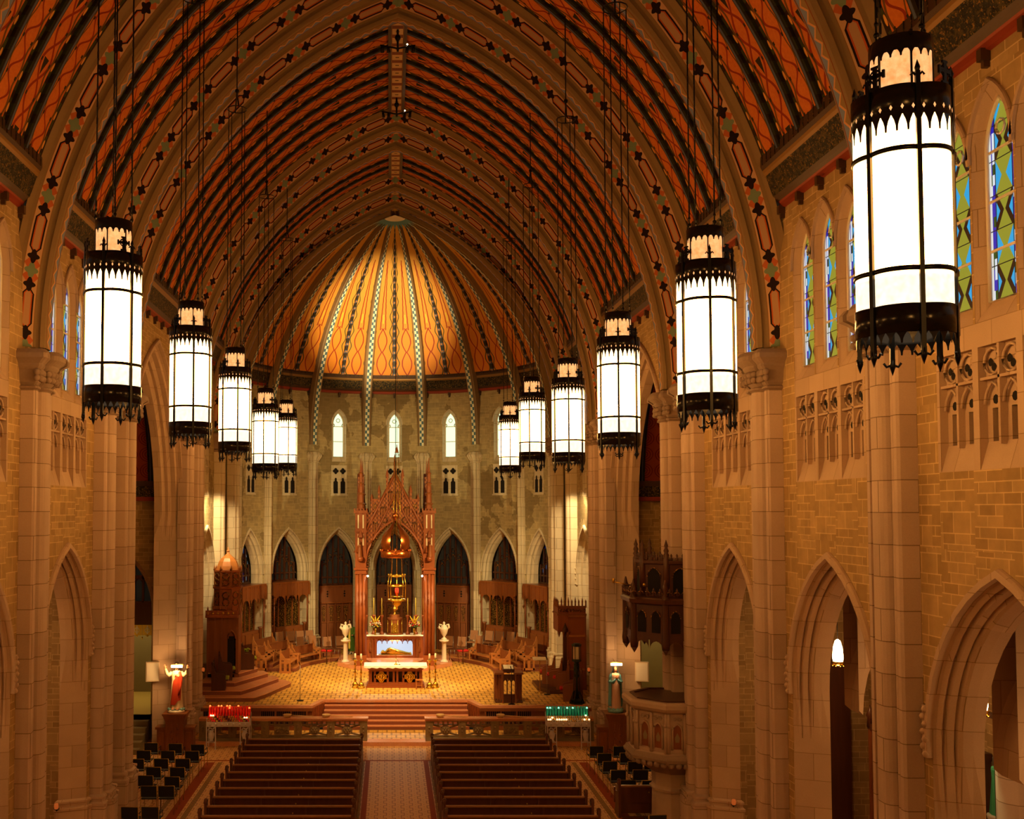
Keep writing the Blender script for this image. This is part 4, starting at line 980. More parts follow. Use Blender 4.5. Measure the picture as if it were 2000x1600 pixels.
def basket(x, dx, lab):
    t = thing('collection_basket', lab, 'collection basket', (x, 39.6, 1.012), dx, 'collection baskets on the rail')
    mb = MB(); mb.lathe([(.001, .01), (.12, .01), (.15, .06), (.16, .11), (.15, .115), (.135, .06), (.11, .03), (.001, .025)], 14, 0, cap=False); mb.build('basket', 'basket_straw', t)
    mb = MB(); mb.tube([(.13, 0, .075), (1.0, 0, .02)], .016, 6); mb.build('handle', 'basket_straw', t)
simple('basket_straw', 'e0b878', .7, 0, .3, 40)
basket(-4.13, .05, 'straw collection basket with long handle, farther left on the left rail')
basket(-2.66, .0, 'straw collection basket with long handle near the aisle on the left rail')
basket(1.66, -.04, 'straw collection basket with long handle near the aisle on the right rail')
basket(3.94, -.08, 'straw collection basket with long handle, farther right on the right rail')
# ================================================================ votive candle stands
def candle_stand(s, lab):
    cx = -6.24 if s < 0 else 6.38
    t = thing('candle_stand', lab, 'candle stand', (cx, 38.72, 0))
    mb = MB(); mb.box(-.8, .8, -.02, .01, .84, 1.02); mb.box(-.8, -.78, 0, .5, .84, 1.12); mb.box(.78, .8, 0, .5, .84, 1.12)
    for i in range(7): mb.ball((-.66+.22*i, -.022, .93), .05, 6)
    mb.build('apron', 'painted_iron', t)
    for k in range(5): mb = MB(); mb.box(-.78, .78, .02+.1*k, .1+.1*k, .98+.055*k, 1.0+.055*k); mb.box(-.78, .78, .09+.1*k, .1+.1*k, .95+.055*k, 1.0+.055*k); mb.build('tier', 'painted_iron', t)
    for x in (-.79, -.46, .46, .79):
        mb = MB(); mb.box(x-.018, x+.018, -.01, .02, 0, .86); mb.box(x-.03, x+.03, -.04, .02, 0, .03); mb.build('leg', 'painted_iron', t)
    for x in (-.62, .62):
        mb = MB(); mb.box(x-.16, x+.16, 0, .02, .25, .29); mb.lathe([(.10, .3), (.06, .34), (.11, .5), (.12, .58), (.07, .66), (.1, .7)], 10, 0, (x, .05)); mb.tube([(x-.12, .02, .7), (x-.05, .02, .8), (x+.06, .02, .74), (x+.13, .02, .82)], .03, 5); mb.build('scrolled_panel', 'painted_iron', t)
    for x in (-.79, .79): mb = MB(); mb.box(x-.015, x+.015, .46, .5, 0, 1.3); mb.build('leg', 'painted_iron', t)
    mb = MB(); mb.box(-.8, .8, .50, .515, 1.1, 1.3); mb.build('back_rail', 'painted_iron', t)
    return cx
def candle(name, lab, group, mat, r, h, lit, fl_mat):
    mb = MB(); mb.lathe([(r*.8, 0), (r, h*.1), (r*1.05, h), (r*.8, h*1.01), (.001, h*.92)], 8, 0); o = mb.build(name, mat); tag(o, lab, 'candle', group)
    if lit:
        f = MB(); f.ball((0, 0, h*.98), r*.95, 6, 0, 1.4); f.build('flame', fl_mat, o)
    return o
def fill_stand(cx, spec, tall, small):
    T = {lit: candle('votive_candle', *tall, .042, .30, lit, spec['tf']) for lit in (0, 1)}
    used = {0: 0, 1: 0}
    def place(src, key, used, loc):
        if not used[key]: src[key].location = loc; used[key] = 1
        else: dup(src[key], loc)
    for r in range(2):
        for i in range(15): place(T, 1 if (r, i) in spec['lt'] else 0, used, (cx-.74+1.48*i/14, 38.72+.36+.1*r, 1.145+.055*r))
    S = {}; us = {}
    for r in range(3):
        for i in range(19):
            lit = (r, i) in spec['ls']; m_ = spec['mats'][spec['pat'][(i+r) % len(spec['pat'])]]; k = (m_, lit)
            if k not in S: S[k] = candle('votive_candle', small[0] % spec['names'][m_] if not lit else small[1], small[2], m_, .033, .075, lit, spec['sf']); us[k] = 0
            place(S, k, us, (cx-.76+1.52*i/18, 38.72+.06+.1*r, 1.0+.055*r))
cx = candle_stand(-1, 'grey iron votive stand with rows of red glass candles, left of the pews')
fill_stand(cx, {'tf': 'flame_red', 'sf': 'flame', 'lt': {(1, 0), (1, 3), (1, 4), (1, 6), (1, 7), (0, 7), (0, 14), (1, 10)}, 'ls': {(2, 1), (2, 2), (1, 17), (1, 16)}, 'mats': ['red_glass', 'amber_glass', 'dark_red_glass', 'yellow_glass'], 'names': {'red_glass': 'red', 'amber_glass': 'amber', 'dark_red_glass': 'dark red', 'yellow_glass': 'yellow'}, 'pat': [1, 1, 0, 0, 3, 2, 0, 1, 1, 2, 2, 1]},
           ('tall red glass votive candle in the back rows of the left stand', 'tall red votive candles', 'red_glass'), ('small %s glass votive candle on the left stand', 'small burning votive candle on the left stand', 'small votive candles of the left stand'))
cx = candle_stand(1, 'grey iron votive stand with rows of teal glass candles, right of the pews')
fill_stand(cx, {'tf': 'flame_teal', 'sf': 'flame', 'lt': {(0, 0), (0, 1), (0, 4), (0, 7), (0, 9), (0, 14)}, 'ls': {(0, 0), (0, 1), (0, 4), (0, 5), (0, 6), (0, 7), (0, 8), (0, 16), (0, 18), (2, 17), (1, 2)}, 'mats': ['clear_glass', 'amber_clear'], 'names': {'clear_glass': 'clear', 'amber_clear': 'cream'}, 'pat': [1, 1, 0, 0, 1, 0, 0, 1, 1, 0, 0]},
           ('tall teal glass votive candle in the back rows of the right stand', 'tall teal votive candles', 'teal_glass'), ('small %s glass votive candle on the right stand', 'small burning votive candle on the right stand', 'small votive candles of the right stand'))
# ================================================================ sanctuary
F0 = 1.1
def mk(name, parent, mats, fn, bevel=0, loc=None):
    mb = MB(); mb.loc = loc; fn(mb); return mb.build(name, mats, parent, None, bevel)
# ---- robed figures: one continuous body of rings, arms joined at the shoulders
def hand(mb, p, d, m, up=(0, 0, 1), s=1.0):
    import mathutils
    d = mathutils.Vector(d).normalized(); u = mathutils.Vector(up); w = d.cross(u).normalized(); u = w.cross(d).normalized(); p = mathutils.Vector(p)
    mb.tube([tuple(p), tuple(p+d*.045*s), tuple(p+d*.085*s)], [.022*s, .034*s, .03*s], 6, m)
    for k, (o, l) in enumerate(((-.024, .06), (-.008, .075), (.008, .072), (.024, .055))):
        b = p+d*.08*s+w*o*s; mb.tube([tuple(b), tuple(b+d*l*.55*s), tuple(b+d*l*s+u*-.012*s)], [.0095*s, .0085*s, .006*s], 5, m)
    b = p+d*.035*s+w*.028*s; mb.tube([tuple(b), tuple(b+d*.03*s+w*.03*s), tuple(b+d*.055*s+w*.035*s)], [.011*s, .009*s, .007*s], 5, m)
def head(mb, z, s, skin, hair, long=True, beard=False, y0=0, veil=None):
    R = []
    for zz, rx, ry, dy in ((-.02, .045, .05, 0), (.02, .06, .075, -.005), (.05, .072, .09, -.005), (.10, .08, .1, 0), (.15, .08, .1, .005), (.2, .068, .086, .01), (.235, .035, .05, .012), (.245, .005, .008, .012)):
        row = []
        for k in range(14):
            a = 2*pi*k/14; x, y = rx*cos(a)*s, (ry*sin(a)+dy)*s
            if sin(a) < -.9 and zz in (.05, .10): y -= (.014 if zz == .05 else .006)*s
            if .3 < abs(cos(a)) < .6 and sin(a) < -.5 and zz == .10: y += .012*s
            row.append((x, y+y0, z+zz*s))
        R.append(row)
    mb.grid(R, skin, None, True, True)
    mb.tube([(0, y0-.1*s, z+.105*s), (0, y0-.118*s, z+.075*s)], [.008*s, .014*s], 5, skin)
    for sg in (-1, 1):
        mb.ball((sg*.03*s, y0-.09*s, z+.112*s), .012*s, 6, hair); mb.ball((sg*.08*s, y0+.01*s, z+.09*s), .018*s, 6, skin, 1.6)
    mb.tube([(-.022*s, y0-.098*s, z+.043*s), (0, y0-.106*s, z+.045*s), (.022*s, y0-.098*s, z+.043*s)], .006*s, 5, hair if beard else skin)
    H = []
    for zz, rr in ((.26, .004), (.25, .05), (.22, .082), (.16, .1), (.08, .1), (-.06 if long else .04, .098 if long else .09)):
        H.append([(rr*.95*s*cos(a), y0+.012*s+rr*1.12*s*sin(a), z+zz*s) for a in [(-.32+1.64*k/12)*pi if zz < .2 else (-.5+2*k/12)*pi for k in range(13)]])
    mb.grid(H, veil if veil is not None else hair, None, True)
    if beard: mb.lathe([(.004, z-.045*s), (.03*s, z-.03*s), (.05*s, z+.01*s), (.055*s, z+.035*s)], 8, hair, (0, y0-.05*s), pi*1.02, pi*1.98, True, False)
def robe(mb, rings, folds=11, amp=.05, seed=1, ys=.72, m=0):
    R = []
    for z, rx, mm, dy in rings:
        row = []
        for k in range(44):
            a = 2*pi*k/44; f = 1+amp*(min(1, max(0, (1.25-z)/.8)))*(sin(folds*a+seed+z*.8)+.5*sin((folds+4)*a*1+seed*2))
            row.append((rx*f*cos(a), rx*ys*f*sin(a)+dy, z))
        R.append(row)
    for i in range(len(R)-1): mb.grid([R[i], R[i+1]], rings[i][2], None, True, True)
def scaled(s, ox=0, oy=0, oz=0): return lambda p: (p[0]*s+ox, p[1]*s+oy, p[2]*s+oz)
BODY = [(0, .27, 0, 0), (.05, .27, 0, 0), (.35, .24, 0, 0), (.7, .215, 0, 0), (.95, .20, 0, 0), (1.1, .185, 0, 0), (1.25, .195, 0, 0), (1.36, .21, 0, 0), (1.43, .19, 0, 0), (1.48, .12, 0, 0), (1.5, .06, 0, 0), (1.55, .05, 0, 0)]
# ---- fillings of the apse arches
for k in (-3, -2, -1, 0, 1, 2, 3):
    sc = k*BW; sd_ = 'left' if k < 0 else 'right'; ak = abs(k)
    na, ta = (sin(k*pi/8), cos(k*pi/8)), (cos(k*pi/8), -sin(k*pi/8))
    flat = lambda a, d, z, na=na, ta=ta, sc=sc: ((RA+d)*na[0]+(a-sc)*ta[0], ZC+(RA+d)*na[1]+(a-sc)*ta[1], z)
    fr = MB(flat)
    # glazed tracery
    gl = MB(flat); z0 = 4.65 if ak < 2 else 5.0
    c = [(x, z) for x, z in curve(.95, .95, 5.5, 2.0, 8)]
    gl.poly([(sc-.95, .62, z0), (sc+.95, .62, z0)]+[(sc+x, .62, z) for x, z in c[::-1]], 0)
    o = struct('window_%d' % (wins[0]+1), gl, 'grey_glazing' if ak < 3 else 'stained_small'); wins[0] += 1
    for i in range(6):
        x = -.8+.32*i; zt = 5.5+2.0*(1-(abs(x)/.97)**1.6)
        fr.box(sc+x-.035, sc+x+.035, .5, .62, z0, zt)
    for i in range(5):
        x = -.64+.32*i; fr.tube([(sc+x+px, .55, z) for px, z in parch(.14, 6.1-.25*abs(i-2), .26, 4)], .025, 4, 1)
        fr.tube([(sc+x+.1*cos(t*pi/3), .56, 6.6-.32*abs(i-2)+.1*sin(t*pi/3)) for t in range(6)], .02, 4, 1, True)
    fr.box(sc-.95, sc+.95, .5, .63, z0-.02, z0+.12); fr.box(sc-.95, sc+.95, .52, .62, z0+.42, z0+.5)
    fr.build('tracery', ['dark_wood', 'tracery_gold'], o, 'structure')
    w = MB(flat)
    if ak < 2:
        w.box(sc-.97, sc+.97, .5, .62, F0, 4.65, 0)
        w.box(sc-.97, sc+.97, .44, .5, 3.75, 4.62, 0); w.box(sc-.97, sc+.97, .40, .5, 4.58, 4.66, 2); w.box(sc-.97, sc+.97, .38, .5, 3.68, 3.77, 2)
        for i in range(5):
            x = sc-.97+.43*i+.06; w.box(x-.04, x+.04, .42, .5, F0, 3.7, 0)
            if i < 4: w.box(x+.08, x+.35, .47, .5, 1.5, 2.6, 0); w.box(x+.15, x+.28, .46, .5, 2.7, 3.55, 1); w.box(x+.1, x+.33, .48, .5, 3.1, 3.5, 1)
        for sg in (-1, 1): w.lathe_d(sc+sg*.5, .44, 4.2, .06, 3); w.lathe_d(sc+sg*.5, .44, 4.33, .05, 3); w.lathe_d(sc+sg*.5, .44, 4.07, .05, 3)
        w.box(sc-.97, sc+.97, .46, .5, 2.62, 2.7, 2)
        struct('door_%d' % (k+2), w, ['brown_wood', 'tracery_gold', 'carved_wood', 'void_dark'])
    else:
        lab = 'wooden stall canopy with scalloped hood and grille, %s apse arch on the %s' % ('second' if ak == 2 else 'outermost', sd_)
        e = thing('stall_canopy', lab, 'stall canopy', (0, 0, 0), 0, 'stall canopies in the apse arches')
        w.box(sc-1.18, sc+1.18, -.3, .5, 4.35, 5.0, 0); w.box(sc-1.2, sc+1.2, -.33, .5, 4.95, 5.03, 1)
        for i in range(7):
            x = sc-1.18+2.36*i/6; w.box(x-.05, x+.05, -.34, -.3, 4.3, 4.95, 0 if i % 2 else 1)
        for i in range(3):
            x = sc-.78+.78*i; w.lathe_d(x, -.30, 4.72, .13, 1); P = [(x-.36, -.29, 4.36)]+[(x+px, -.29, 3.95+pz) for px, pz in parch(.30, 0, .38, 5)]+[(x+.36, -.29, 4.36)]
            for p, q in zip(P, P[1:]): w.quad((p[0], -.29, p[2]), (q[0], -.29, q[2]), (q[0], -.29, 4.4), (p[0], -.29, 4.4), 1)
            w.lathe([(.05, 3.95), (.035, 3.86), (.001, 3.8)], 6, 1, (x-.39, -.28)); w.lathe([(.05, 3.95), (.035, 3.86), (.001, 3.8)], 6, 1, (x+.39, -.28))
        w.build('hood', ['brown_wood', 'carved_wood'], e)
        g_ = MB(flat); g_.quad((sc-.95, .3, 2.6), (sc+.95, .3, 2.6), (sc+.95, .3, 4.35), (sc-.95, .3, 4.35)); 
        for i in range(5): x = sc-.95+1.9*i/4; g_.box(x-.03, x+.03, .24, .3, 2.6, 4.35, 1)
        g_.build('grille', ['gold_screen', 'carved_wood'], e)
        for sg in (-1, 1): p_ = MB(flat); p_.lathe([(.035, 2.3), (.035, 4.3)], 6, 0, (sc+sg*1.12, -.22)); p_.build('post', 'red_wood', e)
        b_ = MB(flat); b_.box(sc-1.1, sc+1.1, .05, .3, 1.4, 2.65, 0)
        for i in range(3): b_.box(sc-1.05+.72*i, sc-.42+.72*i, .0, .05, 1.7, 2.5, 1)
        for sg in (-1, 1): b_.lathe([(.1, 1.4), (.1, 2.7), (.16, 2.8), (.001, 2.82)], 8, 0, (sc+sg*1.13, -.02))
        b_.build('stall_back', ['brown_wood', 'carved_wood'], e)
# ---- platforms for the choir
def ringplat(s, r0, r1, a0, a1, z0, z1, y0=None):
    mb = MB(lambda x, y, z, s=s: (s*x, y, z)); n = 14
    P = [(r1*sin(a0+(a1-a0)*i/n), ZC+r1*cos(a0+(a1-a0)*i/n)) for i in range(n+1)]; Q = [(r0*sin(a0+(a1-a0)*i/n), ZC+r0*cos(a0+(a1-a0)*i/n)) for i in range(n+1)]
    for i in range(n):
        mb.poly([(*P[i], z1), (*P[i+1], z1), (*Q[i+1], z1), (*Q[i], z1)], 0); mb.poly([(*Q[i], z0), (*Q[i+1], z0), (*Q[i+1], z1), (*Q[i], z1)], 1)
    for p, q in ((P[0], Q[0]), (P[-1], Q[-1])): mb.poly([(*p, z0), (*q, z0), (*q, z1), (*p, z1)], 1)
    struct('floor_choir', mb, ['oak_wood', 'red_marble_riser_shade'])
for s in (-1, 1):
    ringplat(s, 4.75, 7.95, .5, 1.53, F0, F0+.16); ringplat(s, 5.9, 7.95, .5, 1.5, F0+.16, F0+.31)
# ---- oak choir benches
def make_bench(L=1.84):
    t = thing('choir_bench', 'bench', 'choir bench'); h = L/2
    mk('seat', t, 'oak_wood', lambda m: m.box(-h, h, -.2, .22, .42, .46))
    mk('backrest', t, 'brown_wood', lambda m: (m.box(-h, h, .2, .24, .5, .92), m.box(-h, h, .185, .255, .90, .94)))
    def end(m, x):
        m.box(x-.025, x+.025, .17, .26, 0, 1.0); m.ext([(.17, 1.0), (.26, 1.0), (.215, 1.14)], 'x', x-.025, x+.025); m.box(x-.025, x+.025, -.27, -.2, 0, .68); m.box(x-.025, x+.025, -.3, .2, .62, .70)
        m.box(x-.025, x+.025, -.3, .28, 0, .1); m.box(x-.02, x+.02, -.08, .05, .1, .62); m.box(x-.02, x+.02, -.27, .26, .46, .54)
        m.ext([(.17, .7), (.17, .95), (.0, .72)], 'x', x-.022, x+.022)
    for sg in (-1, 1): mk('bench_end', t, 'oak_wood', lambda m: end(m, sg*h))
    return t
bn = make_bench(); first = True
RN = {0: 'front', 1: 'middle', 2: 'back'}
for s, nm in ((-1, 'left'), (1, 'right')):
    for r, (rad, z, angs) in enumerate(((5.15, F0, (83, 60)), (6.3, F0+.16, (85, 65)), (7.1, F0+.31, (66,)))):
        for q, an in enumerate(angs):
            a = math.radians(an); x, y = s*rad*sin(a), ZC+rad*cos(a)
            lab = 'oak choir bench, %s the %s row on the %s side of the sanctuary' % ('alone in' if len(angs) == 1 else ('near end of' if q == 0 else 'far end of'), RN[r], nm)
            # local -y faces the centre of the apse
            rz = math.atan2(x*s*s, y-ZC); rz = -rz if True else rz
            if first: bn.location = (x, y, z); bn.rotation_euler = (0, 0, rz); bn['label'] = lab; bn['group'] = 'oak choir benches'; first = False
            else: dup(bn, (x, y, z), rz, lab)
# ---- upholstered chairs of the choir
def make_tan():
    t = thing('upholstered_chair', 'chair', 'chair')
    mk('seat', t, 'tan_leather', lambda m: m.box(-.24, .24, -.25, .2, .44, .5), .02)
    mk('backrest', t, 'tan_leather', lambda m: m.ext([(.17, .56), (.22, .56), (.30, 1.05), (.26, 1.06)], 'x', -.22, .22), .01)
    for sg in (-1, 1):
        mk('side_rail', t, 'steel', lambda m: m.tube([(sg*.24, .2, 0), (sg*.24, .2, .5), (sg*.24, .29, 1.07)], .014, 5))
        mk('leg', t, 'steel', lambda m: m.tube([(sg*.24, -.22, 0), (sg*.24, -.22, .46)], .014, 5))
    return t
tc_ = make_tan(); first = True
TL_ = [(-5.85, 54.3, .31), (-5.32, 54.5, .31), (-4.85, 54.75, .31), (-4.38, 55.0, .31), (-4.72, 53.5, .16), (-4.15, 53.95, .16), (-3.45, 54.75, 0), (-2.8, 55.05, 0)]
TR_ = [(2.8, 55.05, 0), (3.45, 54.75, 0), (4.25, 53.95, .16), (4.1, 55.0, .31), (4.85, 54.75, .31), (5.35, 54.5, .31), (5.9, 54.3, .31)]
NO = ['first', 'second', 'third', 'fourth', 'fifth', 'sixth', 'seventh', 'eighth']
for nm, L in (('left', TL_), ('right', TR_)):
    for i, (x, y, dz) in enumerate(L):
        rz = -math.atan2(x, y-ZC+2)
        w_ = {0: 'on the floor', .16: 'on the low step', .31: 'on the upper step'}[dz]; grp = [j for j, q in enumerate(L) if q[2] == dz]
        lab = 'tan upholstered chair %s by the %s stalls, %s from the left' % (w_, nm, NO[grp.index(i)])
        if first: tc_.location = (x, y, F0+dz); tc_.rotation_euler = (0, 0, rz); tc_['label'] = lab; tc_['group'] = 'tan upholstered chairs in the choir'; first = False
        else: dup(tc_, (x, y, F0+dz), rz, lab)
for s, nm in ((-1, 'left'), (1, 'right')):
    t = thing('stool', 'wooden stool with a round red cushion, %s of the altar canopy' % nm, 'stool', (s*3.5, 53.7, F0), .2*s, 'red cushioned stools')
    mk('cushion', t, 'red_cloth', lambda m: m.box(-.27, .27, -.2, .2, .46, .56), .04); mk('seat', t, 'brown_wood', lambda m: m.box(-.26, .26, -.2, .2, .4, .46))
    for a in (-1, 1):
        for b in (-1, 1): mk('leg', t, 'brown_wood', lambda m: m.box(a*.22-.025, a*.22+.025, b*.16-.025, b*.16+.025, 0, .42))
    t = thing('side_table', 'small dark wooden table beside the altar canopy on the %s' % nm, 'table', (s*3.1, 52.6, F0), 0, 'side tables')
    mk('tabletop', t, 'dark_wood', lambda m: m.box(-.4, .4, -.2, .2, .72, .76))
    for a in (-1, 1): mk('leg', t, 'dark_wood', lambda m: (m.tube([(a*.34, -.18, 0), (a*.34, .18, .72)], .02, 5), m.tube([(a*.34, .18, 0), (a*.34, -.18, .72)], .02, 5)))
# ---- free-standing altar
t = thing('altar_table', 'carved wooden front altar with gold angel reliefs and flared top', 'altar', (0, 46.0, F0))
mk('plinth', t, 'red_wood', lambda m: (m.box(-1.28, 1.28, -.5, .5, 0, .08), m.box(-1.24, 1.24, -.46, .46, .08, .15), m.box(-1.2, 1.2, -.42, .42, .15, .22)))
for x in (-1.1, -.9, -.34, -.08, .08, .34, .9, 1.1): mk('upright', t, 'red_wood', lambda m: (m.box(x-.07, x+.07, -.40, .40, .22, .72) if abs(x) > 1 else m.box(x-.045, x+.045, -.40, -.28, .22, .72)))
mk('back_panel', t, 'dark_wood', lambda m: m.box(-1.1, 1.1, .1, .2, .22, .72))
mk('flared_top', t, 'red_wood', lambda m: (m.taper(-1.36, 1.36, -.55, .55, .94, .76, .2, .12), m.box(-1.16, 1.16, -.43, .43, .70, .78)))
def relief(m, x):
    pts = [(x+(.25+.05*cos(4*a))*cos(a), .47+(.22+.05*cos(4*a))*sin(a)) for a in [2*pi*i/32+pi/4*0 for i in range(32)]]; m.ext(pts, 'y', -.40, -.36)
    for i in range(9): a = 2*pi*i/9; m.ball((x+.12*cos(a), -.40, .46+.11*sin(a)), .055, 6)
    m.ball((x, -.42, .5), .06, 6); m.lathe([(.07, .3), (.05, .46)], 8, 0, (x, -.4))
for x in (-.62, .62): mk('relief', t, 'gold', lambda m: relief(m, x))
c = MB(); c.grid([[(x, -.57-(.012 if i % 2 else 0), .89-.02*(i % 3)) for i, x in enumerate([-1.38+2.76*i/24 for i in range(25)])], [(-1.38+2.76*i/24, -.56, .955) for i in range(25)], [(-1.38+2.76*i/24, .56, .955) for i in range(25)], [(-1.38+2.76*i/24, .57, .89) for i in range(25)]], 0)
for sg in (-1, 1): c.quad((sg*1.38, -.56, .955), (sg*1.38, .56, .955), (sg*1.39, .56, .86), (sg*1.39, -.56, .86))
o = c.build('altar_cloth', 'white_cloth'); o.location = (0, 46.0, F0); tag(o, 'white linen cloth spread over the front altar', 'cloth')
def cross_stand(name, lab, loc, h, mat='gold'):
    mb = MB(); mb.lathe([(.09, 0), (.08, .02), (.03, .05), (.015, .1), (.013, h*.6)], 8, 0); mb.box(-.012, .012, -.01, .01, h*.55, h); mb.box(-.09, .09, -.01, .01, h*.76, h*.80); mb.ball((0, 0, h*.1), .035, 6)
    o = mb.build(name, mat); o.location = loc; return tag(o, lab, 'cross')
cross_stand('altar_cross', 'small gold cross standing at the middle of the front altar', (.02, 45.85, F0+.957), .42)
mb = MB(); mb.lathe([(.05, 0), (.05, .015), (.001, .02)], 8, 0); mb.tube([(0, 0, 0), (-.02, 0, .08), (-.09, .02, .24)], .008, 5); o = mb.build('microphone', 'black_iron'); o.location = (.17, 45.8, F0+.957); tag(o, 'small black gooseneck microphone on the front altar by the gold cross', 'microphone')
t = thing('stool', 'small oak stool in front of the front altar at its right corner', 'stool', (1.02, 45.3, F0))
mk('seat', t, 'oak_wood', lambda m: m.box(-.15, .15, -.12, .12, .36, .4))
for a in (-1, 1):
    for b in (-1, 1): mk('leg', t, 'oak_wood', lambda m: m.box(a*.12-.02, a*.12+.02, b*.09-.02, b*.09+.02, 0, .36))
mk('stretcher', t, 'oak_wood', lambda m: m.box(-.12, .12, -.1, -.07, .15, .18))
for x, y, w_ in ((-1.76, 45.55, 'outer left'), (-1.50, 45.45, 'inner left'), (1.48, 45.45, 'inner right'), (1.74, 45.55, 'outer right')):
    t = thing('floor_candlestick', 'tall brass floor candlestick with white candle, %s of the four by the altar' % w_, 'candlestick', (x, y, F0), 0, 'brass floor candlesticks')
    mk('base', t, 'gold', lambda m: (m.lathe([(.15, 0), (.15, .04), (.12, .06), (.13, .16), (.08, .22), (.05, .27)], 10, 0), [m.ball((.13*cos(k*2*pi/3), .13*sin(k*2*pi/3), .05), .05, 6) for k in range(3)]))
    mk('stem', t, 'gold', lambda m: m.lathe([(.03, .25), (.05, .33), (.025, .4), (.025, .6), (.05, .66), (.03, .72), (.025, .95), (.055, 1.0), (.03, 1.06), (.04, 1.14), (.11, 1.2), (.1, 1.22), (.03, 1.225)], 10, 0))
    mk('candle', t, 'candle_wax', lambda m: m.lathe([(.038, 1.2), (.038, 1.48), (.03, 1.485), (.004, 1.49), (.003, 1.51)], 8, 0))
# ---- platform of the high altar
def octa(w, yf, yb, z0, z1, name):
    mb = MB(); P = [(-w, yf+1.9), (-w*.55, yf+.25), (-w*.3, yf), (w*.3, yf), (w*.55, yf+.25), (w, yf+1.9), (w, yb), (-w, yb)]; mb.ext(P, 'z', z0, z1); struct(name, mb, 'red_marble')
octa(2.85, 50.0, 54.5, F0, 1.28, 'floor_platform'); octa(1.95, 50.75, 54.2, 1.28, 1.43, 'floor_platform')
# ---- high altar
HY = 52.3
t = thing('high_altar', 'carved wooden high altar with a lit white niche in its front', 'altar', (0, HY, 1.43))
mk('front_panel', t, ['red_wood', 'carved_wood'], lambda m: ([m.box(s_*1.6 if s_ < 0 else .9, -.9 if s_ < 0 else 1.6, 0, .1, 0, 1.06, 0) for s_ in (-1, 1)], m.box(-.9, .9, 0, .1, 0, .12, 0), m.box(-.9, .9, 0, .1, .92, 1.06, 0),
   [m.box(s_*(.98+.17*i)-.035, s_*(.98+.17*i)+.035, -.04, 0, .05, .95, 1 if i == 1 else 0) for s_ in (-1, 1) for i in range(4)], [m.lathe([(.06, .3), (.08, .45), (.04, .6), (.05, .75), (.001, .82)], 8, 1, (s_*1.24, -.03)) for s_ in (-1, 1)]))
mk('side_panel', t, 'red_wood', lambda m: (m.box(-1.6, -1.5, .1, .9, 0, 1.06), m.box(1.5, 1.6, .1, .9, 0, 1.06), m.box(-1.6, 1.6, .85, .9, 0, 1.06)))
mk('cornice', t, 'red_wood', lambda m: (m.box(-1.66, 1.66, -.07, .92, 1.02, 1.09), m.box(-1.63, 1.63, -.04, .92, .96, 1.02)))
mk('lit_niche', t, ['shrine_blue', 'white_marble'], lambda m: (m.quad((-.9, .6, .12), (.9, .6, .12), (.9, .6, .92), (-.9, .6, .92), 0), m.quad((-.9, .1, .12), (.9, .1, .12), (.9, .6, .12), (-.9, .6, .12), 1), m.quad((-.9, .1, .92), (.9, .1, .92), (.9, .6, .92), (-.9, .6, .92), 0), m.quad((-.9, .1, .12), (-.9, .6, .12), (-.9, .6, .92), (-.9, .1, .92), 1), m.quad((.9, .1, .12), (.9, .6, .12), (.9, .6, .92), (.9, .1, .92), 1)))
def trim_(m):
    for i in range(7):
        x = -.9+1.8*(i+.5)/7; r = 1.8/14; a = [(x+px, pz) for px, pz in parch(r*.96, .74, .13, 5)]
        for p, q in zip(a, a[1:]): m.quad((p[0], .04, p[1]), (q[0], .04, q[1]), (q[0], .04, .93), (p[0], .04, .93))
        m.tube([(p[0], .03, p[1]) for p in a], .012, 4)
        m.lathe([(.012, .75), (.02, .72), (.001, .68)], 5, 0, (x+r, .04))
mk('arched_fringe', t, 'carved_wood', trim_)
mk('mensa', t, 'white_cloth', lambda m: m.box(-1.68, 1.68, -.12, .95, 1.09, 1.13), .008)
mb = MB()   # gilded reclining figure: long ringed body lying on its side
R = []
for x, ry, rz_, zc in ((-.72, .02, .02, .2), (-.66, .09, .09, .24), (-.58, .1, .1, .25), (-.5, .07, .07, .22), (-.44, .1, .1, .24), (-.36, .17, .17, .28), (-.2, .17, .19, .29), (0, .15, .15, .26), (.2, .16, .13, .24), (.4, .13, .10, .21), (.6, .10, .07, .19), (.74, .08, .055, .18), (.82, .06, .06, .19), (.84, .01, .01, .19)):
    R.append([(x, .32+ry*cos(a)*(1+.08*sin(5*a+x*9)), zc+rz_*sin(a)*(1+.1*sin(6*a+x*14))) for a in [2*pi*i/18 for i in range(18)]])
mb.grid(R, 0, None, True, True); mb.tube([(-.38, .2, .36), (-.2, .16, .44), (.0, .17, .36), (.08, .17, .33)], [.055, .05, .04, .035], 6, 0); hand(mb, (.08, .17, .33), (1, 0, -.2), 0)
mb.box(-.8, .86, .14, .5, .12, .15); mb.ball((-.63, .24, .27), .03, 6)
o = mb.build('reclining_statue', 'gold'); o.location = (0, HY, 1.43); tag(o, 'gilded statue lying on its side in the lit niche under the high altar', 'statue')
light('niche_lamp', 'AREA', (0, HY+.22, 2.33), 26, (1, .95, .85), (0, HY+.3, 1.5), size=.5)
TZ = 1.43+1.13
t = thing('tabernacle', 'gold and wood octagonal tabernacle with pointed doors, in the middle of the high altar', 'tabernacle', (0, HY+.45, TZ))
mk('body', t, ['brown_wood', 'brass'], lambda m: (m.lathe([(.45, 0), (.45, .05), (.38, .08), (.38, .72), (.42, .76), (.42, .82), (.30, .86), (.28, .98), (.1, 1.0)], 8, 0, a0=pi/8, a1=2*pi+pi/8, sm=False), [m.lathe([(.035, .06), (.035, .75)], 6, 1, (.385*cos(pi/8+k*pi/4), .385*sin(pi/8+k*pi/4))) for k in range(8)]))
